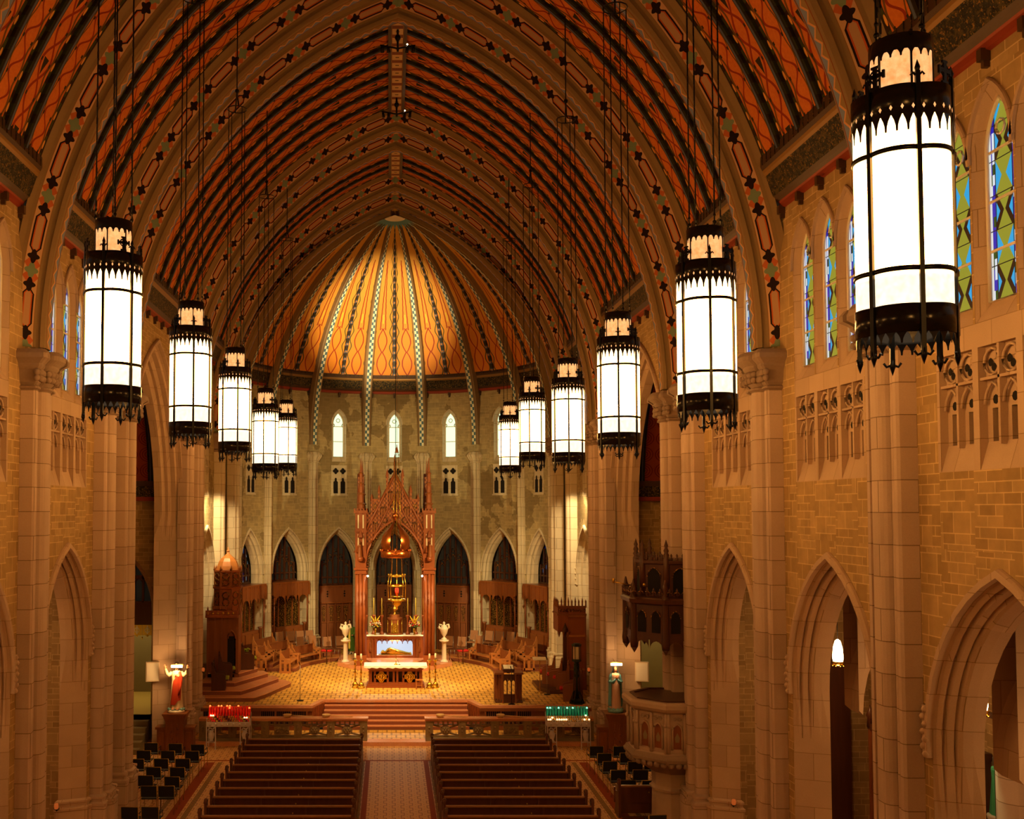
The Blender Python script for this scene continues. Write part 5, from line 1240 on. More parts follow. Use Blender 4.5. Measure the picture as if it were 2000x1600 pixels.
mk('door', t, 'gold', lambda m: (m.ext([(-.11, .1)]+[(x, z) for x, z in parch(.11, .45, .15, 5)]+[(.11, .1)], 'y', -.39, -.36), [m.ball((.05*(-1)**i, -.39, .18+.06*i), .03, 5) for i in range(5)]))
mk('finial', t, 'brass', lambda m: (m.lathe([(.14, .98), (.06, 1.05), (.05, 1.15), (.11, 1.22), (.12, 1.3), (.05, 1.4), (.02, 1.46)], 8, 0), m.box(-.012, .012, -.01, .01, 1.44, 1.66), m.box(-.07, .07, -.01, .01, 1.55, 1.58)))
for i, (x, y, nm, hh) in enumerate(((-1.45, .3, 'outermost left', .95), (-1.06, .45, 'second left', .95), (-.66, .3, 'innermost left', .95), (.66, .3, 'innermost right', .95), (1.06, .45, 'second right', .95), (1.45, .3, 'outermost right', .95))):
    t = thing('altar_candlestick', 'red wooden altar candlestick with a tall thin candle, %s on the high altar' % nm, 'candlestick', (x, HY+y, TZ), 0, 'candlesticks on the high altar')
    mk('stick', t, 'red_wood', lambda m: (m.lathe([(.12, 0), (.11, .08), (.06, .14), (.05, .22), (.065, .3), (.045, .36), (.045, .8), (.06, .84), (.1, .92), (.1, .97), (.03, .975)], 8, 0)))
    mk('candle', t, 'candle_wax_yellow', lambda m: m.lathe([(.024, .96), (.022, 1.82), (.003, 1.84)], 6, 0))
for sg, nm in ((-1, 'left'), (1, 'right')):
    t = thing('flower_arrangement', 'red, white and yellow flowers in a gold vase on the %s of the high altar' % nm, 'flowers', (sg*.98, HY+.12, TZ), 0, 'altar flowers')
    mk('vase', t, 'gold', lambda m: m.lathe([(.07, 0), (.03, .05), (.06, .2), (.08, .32), (.06, .33)], 10, 0))
    rr = random.Random(5+sg)
    def blooms(m):
        for i in range(70):
            a = rr.uniform(0, 2*pi); e = rr.uniform(-.35, 1); r = .26*sqrt(max(.05, 1-.5*e*e)); m.ball((r*cos(a), r*.7*sin(a), .5+.22*e), rr.uniform(.025, .042), 5, rr.choice([0, 0, 1, 2, 2]))
    mk('blooms', t, ['flower_red', 'flower_yellow', 'flower_white'], blooms)
    mk('gladiolus', t, 'flower_yellow', lambda m: [m.tube([(0, 0, .5), (u*.1, 0, .75), (u*.22, 0, .95)], [.03, .05, .012], 6) for u in (-1, 0.05, 1)])
    mk('foliage', t, 'leaf_green', lambda m: [m.tube([(0, 0, .35), (.2*cos(k), .12*sin(k), .45), (.33*cos(k), .2*sin(k), .40)], [.02, .035, .004], 5) for k in range(8)])
    t = thing('marble_urn', 'white marble winged urn on a slender column, %s of the altar canopy' % nm, 'urn', (sg*2.45, 51.9, 1.28), 0, 'marble urns')
    mk('column', t, 'white_marble', lambda m: m.lathe([(.2, 0), (.2, .06), (.14, .1), (.12, .16), (.11, .95), (.15, 1.0), (.24, 1.03), (.24, 1.1), (.1, 1.105)], 14, 0))
    mk('urn', t, 'white_marble', lambda m: m.lathe([(.15, 1.1), (.14, 1.16), (.06, 1.22), (.05, 1.27), (.15, 1.4), (.2, 1.6), (.21, 1.68), (.16, 1.72), (.14, 1.8), (.05, 1.86), (.05, 1.9), (.07, 1.94), (.001, 2.02)], 14, 0))
    for q in (-1, 1): mk('wing', t, 'white_marble', lambda m: m.tube([(q*.15, 0, 1.58), (q*.25, 0, 1.72), (q*.22, 0, 1.86), (q*.1, 0, 1.84)], [.05, .07, .06, .03], 6))
# ---- the altar canopy
BY, BH = 50.95, 1.67
def canopy():
    t = thing('altar_canopy', 'tall carved red wood canopy with gable and pinnacles over the high altar', 'canopy', (0, BY, 1.28)); D = 2.7
    Z = lambda z: z-1.28
    for x in (-BH, BH):
        for y in (0, D):
            def col(m):
                m.box(x-.28, x+.28, y-.28, y+.28, 0, .5); m.box(x-.31, x+.31, y-.31, y+.31, 0, .15)
                for a, b in ((-.16, -.16), (.16, -.16), (-.16, .16), (.16, .16), (0, -.2), (0, .2), (-.2, 0), (.2, 0)): m.lathe([(.085, .5), (.085, Z(5.75))], 8, 0, (x+a, y+b))
                m.box(x-.14, x+.14, y-.14, y+.14, .5, Z(5.75))
                m.box(x-.29, x+.29, y-.29, y+.29, Z(5.72), Z(5.82)); m.box(x-.33, x+.33, y-.33, y+.33, Z(5.92), Z(6.02)); m.box(x-.27, x+.27, y-.27, y+.27, Z(5.82), Z(5.92))
            mk('column', t, 'red_wood', col)
            def turret(m):
                m.box(x-.27, x+.27, y-.27, y+.27, Z(6.02), Z(8.75)); m.box(x-.34, x+.34, y-.34, y+.34, Z(8.68), Z(8.82)); m.box(x-.3, x+.3, y-.3, y+.3, Z(7.75), Z(7.85))
                for k in (-1, 1):
                    m.box(x+k*.12-.03, x+k*.12+.03, y-.3, y-.27, Z(7.95), Z(8.6), 1); m.box(x+k*.12-.03, x+k*.12+.03, y-.29, y-.27, Z(7.1), Z(7.65), 1)
                for k in range(5): m.box(x-.34+.15*k, x-.28+.15*k, y-.34, y-.28, Z(8.82), Z(8.92))
                sx = x+(.1 if x < 0 else -.1)*0
                m.lathe([(.2, Z(8.82)), (.15, Z(9.1)), (.13, Z(9.6)), (.12, Z(10.0)), (.09, Z(10.1)), (.08, Z(10.6)), (.05, Z(10.8)), (.01, Z(11.4))], 6, 0, (sx, y), sm=False)
                for zz in (9.1, 9.6, 10.1, 10.6): m.lathe([(.16*(11.6-zz)/2.5+.03, Z(zz)), (.16*(11.6-zz)/2.5+.06, Z(zz+.06)), (.1*(11.6-zz)/2.5, Z(zz+.12))], 6, 2, (sx, y), sm=False)
            mk('turret', t, ['red_wood', 'ivory_panel', 'carved_wood'], turret)
            def saint(m):
                m.loc = scaled(.42, x*1.02, y-.34 if y == 0 else y+.34, Z(6.55)); robe(m, [(a, b, 0, 0) for a, b, _, _ in BODY]); head(m, 1.55, 1.1, 0, 0)
                m.loc = None
            def console(m): m.lathe([(.14, Z(6.35)), (.16, Z(6.5)), (.12, Z(6.55))], 8, 1, (x, y-.34 if y == 0 else y+.34))
            def hoodlet(m): m.lathe([(.15, Z(7.5)), (.13, Z(7.6)), (.02, Z(7.85))], 6, 1, (x, y-.32 if y == 0 else y+.32), sm=False)
            if y == 0: mk('carved_figure', t, ['carved_wood', 'red_wood'], saint); mk('console', t, ['carved_wood', 'red_wood'], console); mk('niche_hood', t, ['carved_wood', 'red_wood'], hoodlet)
    def face(m, axis, pos, th):
        # plate with an arched opening, a gable over it and a band of tracery
        hs = 1.42 if axis == 'x' else 1.1; a = curve(hs, hs, Z(6.0), 2.35, 10); ap = Z(10.65); slope = (10.65-6.75)/(1.95 if axis == 'x' else 1.7)
        def P(u, z, o): return (u, pos+o, z) if axis == 'x' else (pos+o, D/2+u, z)
        top = lambda u: max(ap-abs(u)*slope, Z(8.72))
        us = a
        for o in (-th, th):
            for p, q in zip(us, us[1:]): m.quad(P(p[0], p[1], o), P(q[0], q[1], o), P(q[0], ap-abs(q[0])*slope, o), P(p[0], ap-abs(p[0])*slope, o), 0)
            for sg in (-1, 1): m.poly([P(sg*hs, Z(6.0), o), P(sg*(hs+.1), Z(6.0), o), P(sg*(hs+.1), Z(8.72), o), P(sg*hs*.78, Z(8.72), o), P(sg*hs*.97, ap-hs*slope, o)], 0)
        m.grid([[P(x, z, -th) for x, z in a], [P(x, z, th) for x, z in a]], 0)
        f = -th-.03
        m.tube([P(x*1.03, z+.03, f) for x, z in a], .06, 6, 2)
        for sg in (-1, 1):
            m.tube([P(0, ap, f), P(sg*(1.95 if axis == 'x' else 1.7), Z(6.75), f)], .07, 4, 2); m.tube([P(0, ap-1.05, f), P(sg*(1.42 if axis == 'x' else 1.2), ap-1.05-slope*(1.42 if axis == 'x' else 1.2), f)], .05, 4, 2)
            for u, zt in ((.38, 10.85), (.78, 10.05), (1.14, 9.62)):
                u2 = u if axis == 'x' else u*.85; zb = ap-u2*slope-1.0
                m.box(*sorted((P(sg*u2-.05, 0, -th-.06)[0], P(sg*u2+.05, 0, th)[0])), *sorted((P(sg*u2-.05, 0, -th-.06)[1], P(sg*u2+.05, 0, th)[1])), zb, Z(zt-.35), 0)
                c_ = P(sg*u2, 0, 0); m.lathe([(.085, Z(zt-.35)), (.06, Z(zt-.2)), (.015, Z(zt)), (.001, Z(zt+.05))], 6, 2, (c_[0], c_[1]), sm=False)
            for u in (.2, .58, .96):
                u2 = u if axis == 'x' else u*.85; zt = ap-u2*slope-.15
                for k in (-1, 1): m.tube([P(sg*u2+k*.06+px, zt-.45+pz, f) for px, pz in parch(.05, 0, .12, 3)], .018, 4, 3); m.box(*sorted((P(sg*u2+k*.06-.035, 0, f-.01)[0], P(sg*u2+k*.06+.035, 0, f+.02)[0])), *sorted((P(sg*u2+k*.06-.035, 0, f-.01)[1], P(sg*u2+k*.06+.035, 0, f+.02)[1])), zt-.75, zt-.45, 1)
            u = .98 if axis == 'x' else .85
            if axis == 'x': m.box(sg*u-.14, sg*u+.14, pos-th-.02, pos+th, Z(8.75), Z(9.35), 0); m.box(sg*u-.07, sg*u+.07, pos-th-.04, pos-th, Z(8.9), Z(9.15), 3); m.box(sg*u-.16, sg*u+.16, pos-th-.04, pos+th, Z(9.3), Z(9.38), 2)
            m.tube([P(sg*.5+.14*cos(q*pi/4), Z(8.35)+.14*sin(q*pi/4), f) for q in range(8)], .03, 4, 3, True)
            m.tube([P(sg*.85+.1*cos(q*pi/4), Z(7.75)+.1*sin(q*pi/4), f) for q in range(8)], .025, 4, 3, True)
        m.tube([P(.28*cos(q*pi/8), Z(9.05)+.28*sin(q*pi/8), f) for q in range(16)], .03, 5, 2, True)
        for q in range(3): m.tube([P(.13*cos(q*2.094+1.57)+.1*cos(w_*pi/4), Z(9.05)+.13*sin(q*2.094+1.57)+.1*sin(w_*pi/4), f) for w_ in range(8)], .02, 4, 3, True)
        # gilded lace hanging along the arch
        for i in range(1, len(a)):
            for w_ in (0, .5):
                p, q = a[i-1], a[i]; x, z = p[0]+(q[0]-p[0])*w_, p[1]+(q[1]-p[1])*w_; n_ = math.hypot(x, z-Z(6.4)) or 1
                m.tube([P(x, z, 0), P(x-x/n_*.12, z-(z-Z(6.4))/n_*.12, 0)], [.05, .015], 5, 3); m.tube([P(x*.95+.06*cos(v*pi/3), z-.08+.06*sin(v*pi/3), 0) for v in range(6)], .016, 4, 3, True)
        if axis == 'x': m.lathe([(.07, ap-.1), (.05, ap+.5), (.07, ap+.55), (.02, ap+.7), (.05, ap+.8), (.03, ap+.86), (.001, ap+.92)], 6, 2, P(0, 0, 0)[:2], sm=False)
    ms = ['carved_panel', 'carved_wood', 'red_wood', 'tracery_gold']
    mk('front_gable', t, ms, lambda m: face(m, 'x', 0, .12)); mk('rear_gable', t, ms, lambda m: face(m, 'x', D, .12))
    for x in (-BH, BH): mk('side_gable', t, ms, lambda m: face(m, 'y', x, .12))
    mk('inner_vault', t, 'brown_wood', lambda m: m.box(-1.5, 1.5, .12, D-.12, Z(8.5), Z(8.6)))
    for s_ in (-1, 1):
        b_ = mk('spot_lamp', t, 'bulb', lambda m: m.ball((s_*1.33, -.2, Z(5.62)), .05, 8))
canopy()
for s in (-1, 1): light('canopy_lamp', 'SPOT', (s*1.2, BY-.3, 5.6), 420, (1, .8, .5), (0, 46.3, 1.9), .05, 60, .6)
light('altar_lamp', 'SPOT', (0, BY+.4, 8.2), 700, (1, .72, .4), (0, HY-.1, 2.3), .1, 50, .6)
# ---- hanging crown and sanctuary lamp
CY2 = 49.0
t = thing('crown_pendant', 'large open copper crown with a ball on top, hung before the altar canopy', 'crown', (.02, CY2, 0))
mk('rim', t, 'copper', lambda m: (m.lathe([(.66, 6.60), (.70, 6.66), (.70, 6.9), (.66, 6.93)], 28, 0, cap=False), [m.ball((.7*cos(k*pi/6), .7*sin(k*pi/6), 6.95), .06, 6) for k in range(12)]))
PR = [(.62, 6.93), (.71, 7.1), (.72, 7.35), (.66, 7.6), (.5, 7.85), (.3, 8.05), (.14, 8.25), (.07, 8.4)]
for k in range(4):
    def band(m):
        a0 = k*pi/2+pi/4-.42; m.grid([[(r*cos(a0+.84*j/5), r*sin(a0+.84*j/5), z) for j in range(6)] for r, z in PR], 0, None, True); m.grid([[((r-.02)*cos(a0+.84*j/5), (r-.02)*sin(a0+.84*j/5), z) for j in range(6)] for r, z in PR], 0, None, True)
    mk('hoop', t, 'copper', band)
mk('ball', t, 'copper', lambda m: m.ball((0, 0, 8.55), .18, 14))
mk('chain', t, 'black_iron', lambda m: m.tube([(0, 0, 8.7), (0, 0, 21.5)], .012, 4))
t = thing('sanctuary_lamp', 'gold cage sanctuary lamp with a red light, hanging on gold chains below the crown', 'lamp', (.08, CY2, 0))
mk('cage', t, 'gold', lambda m: ([m.lathe([(.28+.03*(k % 2), 4.75), (.28+.03*(k % 2), 4.8)], 12, 0) for k in (0,)], [m.tube([(.39*cos(k*pi/4), .39*sin(k*pi/4), 4.6), (.42*cos(k*pi/4), .42*sin(k*pi/4), 5.3), (.36*cos(k*pi/4), .36*sin(k*pi/4), 5.75)], .022, 5) for k in range(8)],
   m.lathe([(.43, 5.25), (.45, 5.28), (.43, 5.31)], 16, 0, cap=False), m.lathe([(.38, 5.7), (.42, 5.74), (.38, 5.78)], 16, 0, cap=False), m.lathe([(.02, 4.15), (.06, 4.2), (.05, 4.3), (.2, 4.4), (.24, 4.55), (.43, 4.58), (.43, 4.66), (.1, 4.7)], 12, 0), [m.ball((.38*cos(k*pi/4), .38*sin(k*pi/4), 5.8), .05, 6) for k in range(8)]))
mk('red_light', t, 'sanctuary_lamp', lambda m: m.lathe([(.05, 4.95), (.085, 5.02), (.08, 5.14), (.06, 5.18), (.001, 5.19)], 10, 0))
mk('cup', t, 'red_glass', lambda m: m.lathe([(.06, 4.7), (.05, 4.9), (.1, 4.96)], 10, 0))
for k in range(3):
    a = k*2*pi/3+.5
    mk('chain', t, 'gold', lambda m: (m.tube([(.28*cos(a), .28*sin(a), 5.78), (.08*cos(a), .08*sin(a), 11.6)], .014, 4), [m.ball((.28*cos(a)+(.1-.28)*cos(a)*i/40, .28*sin(a)+(.1-.28)*sin(a)*i/40, 5.8+.145*i), .024, 4) for i in range(40)]))
mk('bell_cap', t, 'carved_wood', lambda m: (m.lathe([(.1, 11.55), (.08, 11.62), (.05, 11.75), (.02, 11.85), (.015, 11.95)], 8, 0), m.tube([(0, 0, 12), (0, 0, 21.5)], .01, 4)))
# ---- person behind the altar
t = thing('person', 'person in a long green vestment standing behind the left canopy column', 'person', (-2.42, 56.2, F0))
def man(m):
    robe(m, [(0, .22, 1, 0), (.12, .24, 1, 0), (.16, .33, 0, 0)]+[(a, b*1.35 if a < 1.3 else b*1.1, 0, 0) for a, b, _, _ in BODY[2:9]]+[(1.5, .13, 0, 0), (1.53, .065, 2, 0), (1.58, .06, 2, 0)])
    head(m, 1.58, 1.05, 2, 3, False)
    for sg in (-1, 1): m.tube([(sg*.2, 0, 1.4), (sg*.3, -.05, 1.15), (sg*.2, -.25, 1.02)], [.09, .1, .07], 8, 0); hand(m, (sg*.2, -.25, 1.02), (-sg*.5, -.8, .1), 2)
    for sg in (-1, 1): m.taper(sg*.1-.05, sg*.1+.05, -.22, .06, 0, .08, .01, .02, 3)
mk('body', t, ['robe_green', 'white_cloth', 'skin', 'hair'], man)
mk('stole', t, 'candle_wax_yellow', lambda m: m.box(-.05, .05, -.28, -.27, .3, 1.4))
# ---- left: marble dais with throne
XF = lambda s: (lambda x, y, z: (s*x, y, z))
for i, (pts, z) in enumerate((([(8.2, 42.25), (5.75, 42.25), (5.35, 43.2), (4.6, 45.9), (4.95, 46.6), (8.2, 46.6)], 1.28), ([(8.2, 42.75), (6.35, 42.75), (5.95, 43.7), (5.15, 46.0), (5.45, 46.65), (8.2, 46.65)], 1.46), ([(8.2, 43.7), (6.75, 43.7), (5.65, 46.25), (5.95, 46.9), (8.2, 46.9)], 1.64), ([(8.2, 45.0), (6.75, 45.0), (6.15, 46.5), (6.4, 47.1), (8.2, 47.1)], 1.82))):
    mb = MB(lambda x, y, z: (-x, y, z)); zb = F0+.18*i
    mb.ext(pts, 'z', zb, z-.03, 1); mb.ext([(x-(.02 if x < 8 else 0), y-.02) for x, y in pts], 'z', z-.03, z, 0); struct('floor_dais', mb, ['red_marble', 'red_marble_riser_shade'])
t = thing('bishop_throne', 'tall carved wooden throne canopy with octagonal domed turret, left of the sanctuary', 'throne', (-7.4, 45.6, 1.1))
mk('back_panel', t, ['brown_wood', 'void_dark', 'carved_wood'], lambda m: (m.box(-.75, .5, -.6, -.45, .5, 3.1, 0), [m.box(-.75+.3*i, -.69+.3*i, -.64, -.6, .5, 3.1, 2) for i in range(3)], m.box(.15, .5, -.62, -.6, .7, 2.3, 1), m.tube([(.325+px, -.63, pz) for px, pz in parch(.17, 2.2, .35, 5)], .04, 5, 2), m.box(.45, .62, -.62, .2, .5, 3.2, 0)))
mk('cornice', t, ['red_wood', 'brass'], lambda m: (m.box(-.8, .6, -.75, .3, 3.1, 3.2, 0), m.box(-.8, .6, -.72, -.66, 3.2, 3.42, 0), [m.ball((-.7+.22*i, -.72, 3.3), .06, 6, 1) for i in range(6)], [m.lathe([(.03, 3.42), (.04, 3.5), (.001, 3.6)], 5, 0, (-.7+.26*i, -.7)) for i in range(6)]))
oct_ = lambda m, prof, mm, c=(.05, 0): m.lathe(prof, 8, mm, c, pi/8, 2*pi+pi/8, False)
mk('turret', t, ['red_wood', 'tracery_gold', 'carved_wood'], lambda m: (oct_(m, [(.55, 2.95), (.6, 3.0), (.6, 4.28), (.66, 4.34), (.66, 4.4), (.58, 4.42), (.58, 5.0), (.63, 5.05), (.63, 5.12), (.55, 5.14)], 0),
   [m.box(.05+.56*cos(a)-.05, .05+.56*cos(a)+.05, .56*sin(a)-.05, .56*sin(a)+.05, 3.0, 5.2, 2) for a in [pi/8+k*pi/4 for k in range(8)]], [m.lathe([(.05, 5.12), (.03, 5.25), (.001, 5.36)], 5, 2, (.05+.6*cos(a), .6*sin(a))) for a in [pi/8+k*pi/4 for k in range(8)]],
   [m.tube([(.05+.57*cos(a)+(-sin(a))*.14*cos(q*pi/4), .57*sin(a)+cos(a)*.14*cos(q*pi/4), zz+.14*sin(q*pi/4)) for q in range(8)], .03, 5, 1, True) for a in [k*pi/4 for k in range(8)] for zz in (3.75, 4.05, 4.62, 4.85)], [m.box(-.5, .1, -.66, -.58, 3.45, 3.6, 2)], [m.lathe([(.03, 2.95), (.04, 2.85), (.001, 2.7)], 5, 2, (.05+.55*cos(a), .55*sin(a))) for a in [pi/8+k*pi/4 for k in range(8)]]))
mk('dome', t, ['oak_wood', 'white_marble'], lambda m: oct_(m, [(.52, 5.14), (.48, 5.3), (.4, 5.5), (.3, 5.64), (.17, 5.74), (.08, 5.82), (.05, 5.9), (.08, 5.95), (.04, 6.0), (.001, 6.15)], 0))
def make_stall(cush, dark='dark_wood'):
    t = thing('choir_stall', 's', 'seat', (0, 0, 0), 0)
    mk('seat', t, dark, lambda m: (m.box(-.27, .27, -.40, .25, .38, .44), m.box(-.27, .27, -.22, -.18, .1, .38)))
    mk('cushion', t, cush, lambda m: m.box(-.24, .24, -.42, .16, .44, .54), .03)
    mk('backrest', t, dark, lambda m: (m.box(-.28, .28, .22, .28, 0, 1.0), m.ext([(-.28, 1.0)]+[(x, 1.0+z) for x, z in parch(.28, 0, .12, 4)]+[(.28, 1.0)], 'y', .22, .28)))
    for sg in (-1, 1): mk('side_panel', t, dark, lambda m: (m.ext([(-.28, 0), (.28, 0), (.28, 1.02), (.2, 1.05), (.12, .72), (-.2, .68), (-.3, .6)], 'x', sg*.3-.03, sg*.3+.03), m.lathe([(.04, 1.03), (.055, 1.1), (.001, 1.2)], 6, 0, (sg*.3, .24))))
    return t
gs = make_stall('green_cloth'); gs.location = (-7.3, 43.05, 1.46); gs.rotation_euler = (0, 0, pi/2+.1); gs['label'] = 'dark carved seat with green cushion, nearest on the left marble dais'; gs['group'] = 'green cushioned seats'
dup(gs, (-7.25, 44.4, 1.64), pi/2+.2, 'dark carved seat with green cushion, middle of three on the left dais'); dup(gs, (-6.6, 46.25, 1.82), pi/2+.3, 'dark carved seat with green cushion, beside the potted plant on the left dais')
t = thing('potted_plant', 'leafy green plant behind the green cushioned seats on the left dais', 'plant', (-6.75, 46.75, 1.82))
mk('pot', t, 'dark_bronze', lambda m: m.lathe([(.12, 0), (.17, .25), (.15, .26)], 10, 0))
rq = random.Random(3)
def leaves(m):
    for i in range(26):
        a = rq.uniform(0, 2*pi); e = rq.uniform(.2, 1); p = (.3*e*cos(a), .3*e*sin(a), .35+.5*rq.random()); m.tube([(0, 0, .22), tuple(x*.7 for x in p[:2])+(p[2],), (p[0]*1.2, p[1]*1.2, p[2]-.05)], [.008, .06, .005], 5, i % 2)
mk('foliage', t, ['leaf_green', 'green_cloth'], leaves)
# ---- right: wooden screen with seats on a dais
mb = MB(); mb.ext([(6.1, 45.0), (6.5, 44.0), (7.45, 44.0), (7.45, 46.6), (6.1, 46.6)], 'z', F0, 1.26); o = mb.build('wooden_dais', 'dark_wood'); tag(o, 'low dark wooden dais under the red cushioned seats at the right', 'dais')
t = thing('sedilia_screen', 'tall panelled wooden screen with pinnacled crest, right side of the sanctuary', 'screen', (7.75, 45.0, F0))
mk('panel', t, ['red_wood', 'carved_wood', 'oak_wood'], lambda m: (m.box(-.35, .45, -.04, .1, 0, 3.2, 0), m.box(-.38, .48, -.08, .12, 3.15, 3.22, 2), m.box(-.38, .48, -.07, .12, 2.28, 2.36, 2), m.box(-.38, .48, -.07, .12, .85, .92, 2), [m.box(x-.03, x+.03, -.08, 0, 0, 3.2, 1) for x in (-.34, .44)]))
mk('canopy', t, ['red_wood', 'carved_wood'], lambda m: (m.box(-.75, -.3, -.1, 1.2, 2.5, 3.55, 0), m.box(-.78, .48, -.14, 1.2, 3.2, 3.28, 1), m.box(-.35, .45, -.1, .6, 3.28, 3.55, 0), [m.lathe([(.07, 2.5), (.04, 2.38), (.001, 2.25)], 6, 1, (-.7+.2*i, -.06)) for i in range(3)]))
mk('cresting', t, ['carved_wood', 'tracery_gold'], lambda m: (m.box(-.78, .48, -.16, -.1, 3.55, 3.62, 0), [m.lathe([(.035, 3.55), (.03, 3.75), (.045, 3.78), (.004, 4.0 if i % 2 else 3.9)], 5, 0, (-.75+.15*i, -.12)) for i in range(9)], [m.tube([(-.67+.15*i+.055*cos(q*pi/3), -.13, 3.42+.055*sin(q*pi/3)) for q in range(6)], .018, 4, 1, True) for i in range(8)], [m.lathe([(.035, 3.55), (.03, 3.75), (.004, 3.95)], 5, 0, (-.76, -.1+.2*i)) for i in range(6)]))
mk('pillar', t, 'dark_wood', lambda m: (m.box(-.52, -.36, -.06, .1, 0, 2.5), m.lathe([(.12, 2.5), (.1, 2.65), (.001, 2.9)], 6, 0, (-.44, -.1))))
rs = make_stall('red_cloth', 'brown_wood'); rs.location = (6.75, 45.9, 1.26); rs.rotation_euler = (0, 0, -pi/2-.2); rs['label'] = 'carved wooden seat with red cushion, farthest on the right dais'; rs['group'] = 'red cushioned seats'
dup(rs, (6.95, 45.15, 1.26), -pi/2-.2, 'carved wooden seat with red cushion, middle of the right dais'); dup(rs, (7.12, 44.4, 1.26), -pi/2-.2, 'carved wooden seat with red cushion, nearest edge of the right dais')
dup(rs, (7.45, 43.25, F0), -pi/2-.15, 'carved wooden seat with red cushion on the tiles before the wooden screen'); dup(rs, (7.1, 42.6, F0), -pi/2-.15, 'carved wooden seat with red cushion behind the bronze torch stand')
# ---- reading desk, stands
t = thing('lectern', 'octagonal dark wooden lectern with three pointed openings and open book', 'lectern', (4.55, 42.3, F0))
for sg in (-1, 1):
    def wing(m):
        m.poly([(sg*.24, -.32, .12), (sg*.55, .1, .12), (sg*.55, .1, 1.15), (sg*.24, -.32, 1.15)]); m.poly([(sg*.55, .1, 0), (sg*.55, .45, 0), (sg*.55, .45, 1.15), (sg*.55, .1, 1.15)])
        for k in range(4): u = k/3; x, y = sg*(.26+.27*u), -.33+.42*u; m.box(x-.03, x+.03, y-.03, y+.03, 0, 1.15)
        m.box(min(sg*.2, sg*.58), max(sg*.2, sg*.58), -.3, .45, 1.13, 1.2)
    mk('side_panel', t, 'brown_wood', wing)
def front(m):
    m.box(-.26, .26, -.34, -.30, 0, .36); m.box(-.26, .26, -.34, -.30, .98, 1.15)
    for x in (-.24, -.085, .085, .24): m.box(x-.022, x+.022, -.345, -.30, .36, .98)
    for x in (-.163, 0, .163):
        a = [(x+px, pz) for px, pz in parch(.06, .80, .12, 4)]
        for p, q in zip(a, a[1:]): m.quad((p[0], -.34, p[1]), (q[0], -.34, q[1]), (q[0], -.34, .99), (p[0], -.34, .99))
    m.box(-.55, .55, -.3, .45, 0, .04)
mk('front_panel', t, 'dark_wood', front)
mk('book_rest', t, 'dark_wood', lambda m: (m.ext([(-.2, 1.28), (.2, 1.42), (.2, 1.45), (-.2, 1.31)], 'x', -.24, .24), m.box(-.06, .06, -.06, .06, 1.15, 1.32), m.box(-.22, .22, -.22, -.18, 1.2, 1.34)))
mb = MB(); mb.ext([(-.16, 1.32), (.16, 1.43), (.16, 1.46), (0, 1.415), (-.16, 1.35)], 'x', -.2, -.005); mb.ext([(-.16, 1.32), (.16, 1.43), (.16, 1.46), (-.16, 1.35)], 'x', .005, .2); o = mb.build('book', 'paper'); o.location = (4.55, 42.3, F0); tag(o, 'open book lying on the lectern', 'book')
def mic(loc, h, lab, boom=False):
    t = thing('microphone_stand', lab, 'microphone stand', loc)
    mk('base', t, 'black_iron', lambda m: m.lathe([(.14, 0), (.14, .02), (.03, .03)], 14, 0)); mk('pole', t, 'steel' if boom else 'black_iron', lambda m: m.tube([(0, 0, 0), (0, 0, h)], .012, 5)); mk('microphone', t, 'black_iron', lambda m: m.tube([(0, 0, h), (-.05, -.02, h+.16)], [.012, .022], 6))
mic((4.62, 41.72, F0), 1.35, 'thin black microphone stand right in front of the lectern')
mic((6.36, 43.9, F0), 1.45, 'chrome microphone stand with round base before the red cushioned seats', True)
mic((-3.9, 42.5, F0), 1.42, 'chrome microphone stand alone on the tiles at the left front', True)
t = thing('music_stand', 'brass music stand with a slanted desk, left of the right microphone', 'music stand', (6.12, 44.3, F0))
mk('pole', t, 'brass', lambda m: m.tube([(0, 0, 0), (0, 0, 1.4)], .018, 5)); mk('desk', t, 'ivory_panel', lambda m: m.ext([(-.12, 1.38), (.14, 1.48), (.14, 1.5), (-.12, 1.4)], 'x', -.3, .3)); mk('base', t, 'brass', lambda m: m.lathe([(.15, 0), (.15, .02), (.02, .04)], 12, 0))
t = thing('torch_stand', 'dark bronze openwork lantern stand at the right front corner of the sanctuary', 'lantern stand', (7.25, 41.9, F0))
mk('base', t, 'dark_bronze', lambda m: (m.lathe([(.3, 0), (.3, .05), (.22, .07), (.25, .14), (.08, .2)], 6, 0, sm=False), [m.tube([(.28*cos(k*pi/3), .28*sin(k*pi/3), .05), (.12*cos(k*pi/3), .12*sin(k*pi/3), .5)], .02, 5) for k in range(6)]))
mk('shaft', t, 'dark_bronze', lambda m: (m.lathe([(.06, .15), (.05, 1.0), (.1, 1.1), (.06, 1.2), (.12, 1.5), (.07, 1.6), (.16, 1.7)], 8, 0), [m.tube([(.13*cos(k*pi/2), .13*sin(k*pi/2), .2), (.09*cos(k*pi/2), .09*sin(k*pi/2), 1.6)], .018, 5) for k in range(4)]))
mk('lantern', t, ['dark_bronze', 'ivory_panel'], lambda m: (m.lathe([(.13, 1.72), (.13, 2.3)], 6, 1, sm=False), m.lathe([(.19, 1.68), (.19, 1.76), (.14, 1.77)], 6, 0, sm=False), m.lathe([(.19, 2.28), (.2, 2.36), (.12, 2.4)], 6, 0, sm=False), [m.tube([(.17*cos(k*pi/3), .17*sin(k*pi/3), 1.7), (.17*cos(k*pi/3), .17*sin(k*pi/3), 2.32)], .016, 5) for k in range(6)]))
